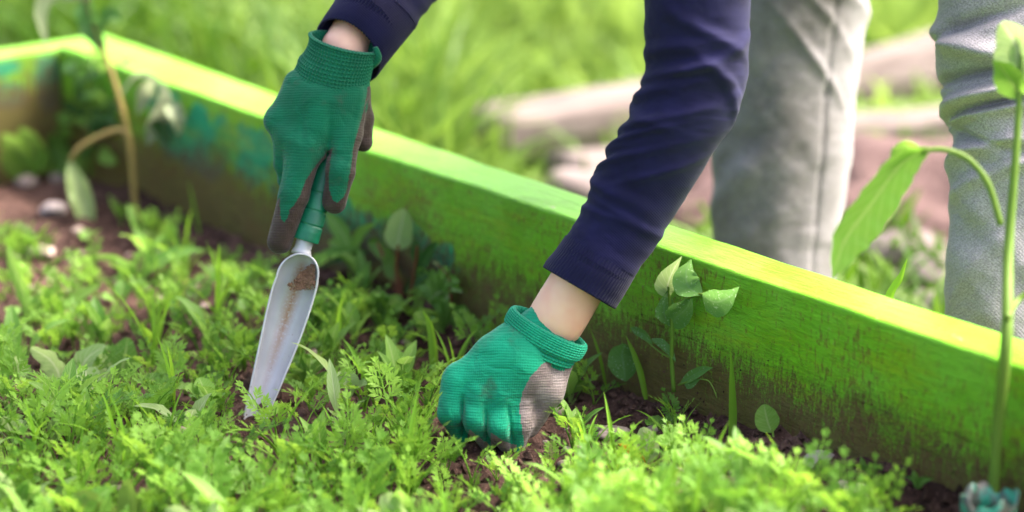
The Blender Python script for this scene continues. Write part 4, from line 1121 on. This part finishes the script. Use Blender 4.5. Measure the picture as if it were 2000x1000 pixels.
def sleeve_rings2():
    R = [LR((1105, 462), (1240, 540), wd(1.92, D2), 1.0), LR((1134, 412), (1283, 476), wd(1.915, D2), .95), LR((1158, 350), (1345, 388), wd(1.90, D2)), LR((1193, 290), (1393, 308), wd(1.885, D2)),
         LR((1226, 228), (1436, 242), wd(1.875, D2)), LR((1252, 165), (1460, 172), wd(1.868, D2)), LR((1256, 95), (1468, 105), wd(1.86, D2)), LR((1252, 15), (1470, 20), wd(1.85, D2)),
         LR((1255, -120), (1480, -110), wd(1.83, D2)), LR((1270, -300), (1500, -290), wd(1.80, D2)), LR((1300, -480), (1510, -470), wd(1.78, D2))]
    return R
S2 = loft(sleeve_rings2(), D2, 330, 160, sl2)
wr1 = [(s, rA.uniform(0, 6.28), rA.uniform(-.05, .05), .02, rA.uniform(.8, 1.6), rA.uniform(5, 9)) for s in np.linspace(.1, .9, 12)]
def sl1(T, PH):
    r = 0 * T
    for w in wr1: r = r + ridge(T, PH, *w)
    return r * np.clip((T - .05) / .1, 0, 1) + (fbm(T * 20, np.cos(PH) * 2 + np.sin(PH) + 5, 3, 6) - .5) * 6
def R1(c, half, w, bt): n_ = np.array([.80, .60]); return [c[0], c[1], w, n_[0] * half, n_[1] * half, 0, bt[0], bt[1], bt[2]]
cuff1 = [R1((680, 98), 74, wd(2.02, D1), (20, -46, -52)), R1((694, 78), 75, wd(2.022, D1), (18, -40, -56)), R1((716, 48), 77, wd(2.03, D1), (14, -30, -62)), R1((745, 5), 82, wd(2.05, D1), (8, -18, -70))]
S1 = loft([cuff1[3], R1((790, -70), 88, wd(2.09, D1), (6, -10, -80)), R1((850, -170), 98, wd(2.15, D1), (4, -6, -95)), R1((900, -270), 104, wd(2.19, D1), (0, 0, -100)),
           [880, -400, wd(2.15, D1), 100, 15, 0, 0, 0, -98], [845, -560, wd(2.06, D1), 100, 5, 0, 0, 0, -95]], D1, 120, 96, sl1)
def torso(p):
    r = rc(p, J['CH'] + fw * .02, J['HIP'] + np.array([-.05, -.04, .01]), .135, .15)
    r = smin(r, rc(p, J['SL'] + np.array([0, 0, -.01]), J['SR'] + np.array([0, 0, -.01]), .068, .068), .07)
    nk = J['CH'] + fw * .13; r = np.maximum(r, -rc(p, nk, nk + fw * .2, .062, .062))
    return np.maximum(r, (p - (J['HIP'] + np.array([.0, 0, 0]))) @ np.array([.777, .63, 0]) - .03)
V, Fc = surfnets(torso, (-.25, 1.58, .45), (.62, 2.45, .95), .011)
V, Fc, uv = merge([(V, Fc.tolist(), None), S1, S2]); sweater = build('sweatshirt', V, Fc, M['navy'], person, uv=uv)
V, Fc, uv = loft([LR((1062, 521), (1201, 602), wd(1.929, D2), 1.08), LR((1070, 508), (1210, 590), wd(1.927, D2), 1.06), LR((1086, 488), (1224, 566), wd(1.923, D2), 1.04), LR((1106, 460), (1240, 538), wd(1.920, D2), 1.0)], D2, 40, 200,
                  lambda T, PH: .3 * np.sin(PH * 64) + 2 * fbm(T * 3, np.cos(PH) * 2 + 5, 2, 8), hem0=4)
build('cuff', V, Fc, M['navy_rib'], sweater, uv=uv)
V, Fc, uv = loft(cuff1, D1, 60, 256, lambda T, PH: 1.1 * np.sin(PH * 64), hem0=5)
build('cuff', V, Fc, M['navy_rib'], sweater, uv=uv)

# ---- sweatpants
DL = 2.42
wrL = [(rA.uniform(.05, .95), rA.uniform(0, 3.3), rA.uniform(-.12, .12), rA.uniform(.02, .05), rA.uniform(.5, 1.2), rA.uniform(-6, 8)) for _ in range(20)]
wrL += [(.235, 1.4, -.05, .008, 1.3, -9), (.26, 1.4, -.05, .016, 1.3, 8), (.30, 1.3, -.12, .012, .7, 5), (.40, 1.2, -.14, .012, .6, 6)]
def lgL(T, PH):
    r = 0 * T
    for w in wrL: r = r + ridge(T, PH, *w)
    dp = abs((PH - .95 + math.pi + (T - .5) * .1) % (2 * math.pi) - math.pi)
    return r * 1.3 - 7 * np.exp(-(dp / .03) ** 2) + (fbm(T * 18, np.cos(PH) * 2 + np.sin(PH) + 5, 3, 17) - .5) * 14
legL = loft([LR((1400, -420), (1760, -420), 60), LR((1385, -240), (1730, -240), 20), LR((1392, -100), (1715, -100), 0), LR((1398, 0), (1702, 0), 0), LR((1394, 110), (1682, 115), 0), LR((1390, 220), (1670, 225), 0),
             LR((1389, 330), (1662, 335), 0), LR((1391, 440), (1650, 445), 0), LR((1394, 540), (1628, 545), 0), LR((1402, 640), (1615, 640), 0), LR((1420, 740), (1600, 740), 0)], DL, 260, 140, lgL)
DRt = 2.06
wrR = [(rA.uniform(.3, .95), rA.uniform(.6, 3.6), rA.uniform(-.12, .12), rA.uniform(.015, .04), rA.uniform(.5, 1.2), rA.uniform(-6, 8)) for _ in range(18)]
wrR += [(.335, 2.3, -.03, .020, 1.0, 13), (.385, 2.2, .03, .010, 1.1, -13), (.425, 2.0, .04, .016, .9, 20), (.452, 2.1, .04, .008, 1.1, -16), (.475, 2.6, .03, .016, 1.2, 12), (.52, 2.4, -.04, .013, 1., -8), (.545, 2.4, .04, .015, 1., 9), (.60, 2.3, .05, .015, 1., 7), (.30, 2.5, .05, .014, .9, -12)]
def lgR(T, PH):
    r = 0 * T
    for w in wrR: r = r + ridge(T, PH, *w)
    return r * 2.0 + (fbm(T * 22, np.cos(PH) * 2 + np.sin(PH) + 5, 3, 16) - .5) * 14
legR = loft([LR((1790, -420), (2200, -420), 60), LR((1815, -250), (2220, -250), 20), LR((1830, -100), (2225, -100), 0), LR((1834, 0), (2222, 0), 0), LR((1822, 90), (2215, 95), 0), LR((1836, 170), (2205, 175), 0), LR((1853, 250), (2195, 255), 0),
             LR((1860, 330), (2185, 335), 0), LR((1853, 430), (2175, 435), 0), LR((1849, 540), (2165, 545), 0), LR((1848, 640), (2155, 640), 0), LR((1860, 760), (2140, 760), 0), LR((1880, 850), (2120, 850), 0)], DRt, 300, 150, lgR)
hipf = lambda p: smin(rc(p, J['HIP'] + fw * .04, J['HIP'] + fw * -.02, .15, .15), smin(rc(p, HL, P(1990, -400, 2.12), .10, .09), rc(p, HR, P(1575, -400, 2.47), .10, .09), .04), .05)
V, Fc = surfnets(hipf, (.15, 1.75, .30), (.75, 2.65, .95), .012)
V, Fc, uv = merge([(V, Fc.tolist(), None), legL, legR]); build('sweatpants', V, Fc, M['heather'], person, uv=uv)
for k_, c_ in enumerate((FL, FR)):
    a_ = np.array([c_[0], c_[1], GND + .05])
    sh = lambda p: np.maximum(smin(rc(p, a_ - fw * .03, a_ + fw * .17 + np.array([0, 0, -.01]), .042, .036), rc(p, a_ - fw * .03, a_ + np.array([0, 0, .05]), .042, .040), .03), GND + .004 - p[:, 2])
    V, Fc = surfnets(sh, a_ - np.array([.28, .26, .08]), a_ + np.array([.15, .15, .14]), .008); build('shoe', V, Fc, M['shoe'], person)

# ---- glove holding the trowel
def hand1(p):
    q = p
    C = lambda a, b, ra, rb, s=(1, 1, 1): rc(q, a, b, ra, rb, s)
    r = C((655, 150, 8), (640, 205, 2), 60, 66, (1, 1, 1.75))                    # wrist into back of hand
    r = smin(r, C((600, 205, 6), (546, 234, 12), 38, 27, (1, 1, 1.1)), 26)
    r = smin(r, C((620, 200, 0), (572, 268, -4), 40, 32, (1, 1, 1.15)), 24)
    r = smin(r, C((640, 200, 0), (606, 285, -8), 42, 36, (1, 1, 1.15)), 22)
    r = smin(r, C((675, 190, 4), (676, 262, -2), 36, 30, (1, 1, 1.15)), 22)
    r = smin(r, C((580, 165, 12), (545, 238, 14), 26, 19), 26)
    mid = smin(C((594, 290, -12), (574, 380, -20), 36, 29), C((574, 380, -20), (546, 473, -6), 29, 24.5), 8)   # long finger along the handle
    idx = smin(C((676, 262, -4), (664, 335, -24), 30, 28), C((664, 335, -24), (654, 394, -10), 28, 24), 8)
    rg = smin(C((560, 262, 4), (556, 322, 22), 27, 21), C((556, 322, 22), (560, 352, 30), 21, 17), 8); rg = smin(rg, C((560, 352, 30), (600, 372, 66), 17, 16), 8)
    lt = smin(C((552, 240, 20), (566, 300, 60), 22, 19), C((566, 300, 60), (610, 330, 84), 19, 16), 8)
    r = smin(r, mid, 13); r = smin(r, idx, 11); r = smin(r, rg, 10); r = smin(r, lt, 12)
    th = smin(C((700, 175, 18), (706, 230, 36), 22, 22), C((706, 230, 36), (708, 276, 44), 22, 20), 10)
    th = smin(th, C((698, 268, 50), (712, 280, 40), 17, 16), 6)
    r = smin(r, th, 12)
    # creases
    r = r + 3.0 * np.exp(-((q[:, 1] - 300 - .25 * (q[:, 0] - 640)) / 7.) ** 2) * np.exp(-((q[:, 0] - 648) / 20.) ** 2)
    r = r - 2.2 * np.exp(-(((q[:, 0] - 695) * .95 + (q[:, 1] - 250) * .2) / 6.) ** 2) * np.clip((q[:, 1] - 170) / 40, 0, 1) * (q[:, 1] < 330)
    r = r - 4 * sum(np.exp(-(((q[:, 0] - a) / 22.) ** 2 + ((q[:, 1] - b) / 24.) ** 2)) for a, b in ((560, 262), (606, 292), (672, 258)))
    r = r + 3 * sum(np.exp(-(((q[:, 0] - a) / 7.) ** 2 + ((q[:, 1] - b) / 45.) ** 2)) for a, b in ((590, 240), (643, 255)))
    return r - 1.2 * np.sin(q[:, 0] * .055 + q[:, 1] * .02) * np.sin(q[:, 1] * .06)
V, Fc = surfnets(hand1, (500, 128, -90), (752, 512, 125), 2.6)
u, v, w = V.T
coat = np.zeros(len(V), bool)
coat |= inpoly(u, v, [(650, 288), (636, 300), (618, 322), (606, 338), (596, 356), (588, 378), (576, 398), (566, 410), (562, 425), (556, 434), (549, 430), (547, 410), (546, 385), (538, 398), (500, 440), (500, 520), (600, 520), (632, 400), (640, 340)])
coat |= inpoly(u, v, [(650, 286), (641, 300), (645, 318), (642, 345), (643, 370), (650, 392), (660, 396), (671, 385), (677, 372), (682, 345), (687, 318), (690, 290), (697, 262), (706, 232), (714, 200), (718, 170), (760, 150), (760, 520), (625, 520), (628, 320)])
coat |= (w > 34 + 0 * u) & (u > 570)
coat |= (w > 40)
coat &= ~((v < 185) & (u < 712))
A = P(u, v, D1 + w * D1 / FPX)
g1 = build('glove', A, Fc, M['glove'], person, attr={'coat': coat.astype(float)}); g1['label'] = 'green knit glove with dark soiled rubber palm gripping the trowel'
def cf1(T, PH):   # waffle knit
    return 1.5 * np.maximum(0, np.sin(T * 6.2832 * 19)) + 1.0 * np.sin(PH * 62) * (T < .93) + 3.0 * np.exp(-((T - .02) / .03) ** 2) + 3 * np.exp(-((T - .40) / .06) ** 2) * np.clip(-np.cos(PH), 0, 1)
rg1 = [[673, 82, 12, 66, 17, 0, -6, 14, -44], [668, 104, 12, 66, 15, 0, -5, 17, -46], [655, 130, 11, 68, 14, 0, -4, 20, -46], [648, 154, 9, 72, 17, 0, -3, 22, -45], [642, 178, 7, 76, 21, 0, -2, 24, -45], [637, 196, 5, 77, 24, 0, -2, 25, -45]]
V, Fc, uv = loft(rg1, D1, 270, 372, cf1, hem0=6)
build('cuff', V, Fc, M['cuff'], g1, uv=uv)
V, Fc, uv = tube(px([(733, 92, -8), (738, 112, -2), (728, 126, 6), (712, 134, 14)], D1), np.array([5, 8, 8, 5]) * D1 / FPX, m=12, n=24); build('cuff_fold', V, Fc, M['cuff'], g1, uv=uv)

# ---- glove pulling weeds
DG = 1.93
def hand2(p):
    q = p; C = lambda a, b, ra, rb, s=(1, 1, 1): rc(q, a, b, ra, rb, s)
    r = C((1062, 655, 6), (1005, 715, 0), 62, 74, (1, 1, 1.5))
    r = smin(r, C((1000, 700, 0), (905, 745, 4), 58, 38, (1, 1, 1.2)), 30)
    r = smin(r, C((1010, 715, -4), (942, 762, -10), 55, 36, (1, 1, 1.15)), 26)
    r = smin(r, C((1020, 725, -4), (985, 775, -12), 52, 34, (1, 1, 1.1)), 24)
    A_ = smin(C((897, 745, 8), (882, 806, -4), 36, 27), C((882, 806, -4), (902, 846, 34), 26, 20), 10)
    B_ = smin(C((938, 765, -10), (926, 822, -22), 33, 27), C((926, 822, -22), (952, 862, 22), 26, 19), 10)
    C_ = smin(C((985, 772, -10), (974, 834, -24), 32, 27), C((974, 834, -24), (996, 872, 20), 26, 19), 10)
    E_ = smin(C((1015, 765, -2), (1016, 830, -10), 32, 25), C((1016, 830, -10), (1006, 872, 6), 25, 19), 8)
    r = smin(r, A_, 9); r = smin(r, B_, 8); r = smin(r, C_, 8); r = smin(r, E_, 9)
    hl = smin(C((1098, 696, 14), (1068, 765, 8), 26, 34), C((1068, 765, 8), (1034, 836, 22), 30, 20), 10)
    r = smin(r, hl, 20)
    for (x0, y0, x1, y1) in ((903, 782, 905, 850), (946, 796, 952, 860), (992, 800, 1000, 862)):
        tq = np.clip((q[:, 1] - y0) / (y1 - y0), 0, 1); gx = x0 + (x1 - x0) * tq
        r = r + 6 * np.exp(-((q[:, 0] - gx) / 4.5) ** 2) * np.clip((q[:, 1] - y0 + 14) / 22, 0, 1) * (q[:, 2] < 20)
    r = r - 3.5 * sum(np.exp(-(((q[:, 0] - a) / 17.) ** 2 + ((q[:, 1] - b) / 15.) ** 2)) for a, b in ((888, 750), (932, 768), (978, 776)))
    r = r + 4.0 * np.exp(-(((q[:, 0] - 1047) / 9.) ** 2 + ((q[:, 1] - 796) / 12.) ** 2))
    return r - 1.4 * np.sin(q[:, 0] * .05 - q[:, 1] * .03) * np.sin(q[:, 1] * .05)
V, Fc = surfnets(hand2, (838, 585, -100), (1150, 905, 105), 2.8)
u, v, w = V.T
coat = inpoly(u, v, [(1112, 684), (1085, 694), (1058, 712), (1035, 738), (1021, 765), (1014, 795), (1018, 825), (1024, 868), (1000, 905), (1180, 905), (1180, 680)])
coat |= (w > 40) & (v > 690); coat |= inpoly(u, v, [(916, 838), (930, 850), (955, 868), (965, 905), (905, 905)]) | inpoly(u, v, [(958, 845), (985, 862), (1010, 870), (1010, 905), (960, 905)])
g2 = build('glove', P(u, v, DG + w * DG / FPX), Fc, M['glove_dusty_lit'], person, attr={'coat': coat.astype(float)}); g2['label'] = 'green knit glove with dusty grey palm reaching down into the seedlings'
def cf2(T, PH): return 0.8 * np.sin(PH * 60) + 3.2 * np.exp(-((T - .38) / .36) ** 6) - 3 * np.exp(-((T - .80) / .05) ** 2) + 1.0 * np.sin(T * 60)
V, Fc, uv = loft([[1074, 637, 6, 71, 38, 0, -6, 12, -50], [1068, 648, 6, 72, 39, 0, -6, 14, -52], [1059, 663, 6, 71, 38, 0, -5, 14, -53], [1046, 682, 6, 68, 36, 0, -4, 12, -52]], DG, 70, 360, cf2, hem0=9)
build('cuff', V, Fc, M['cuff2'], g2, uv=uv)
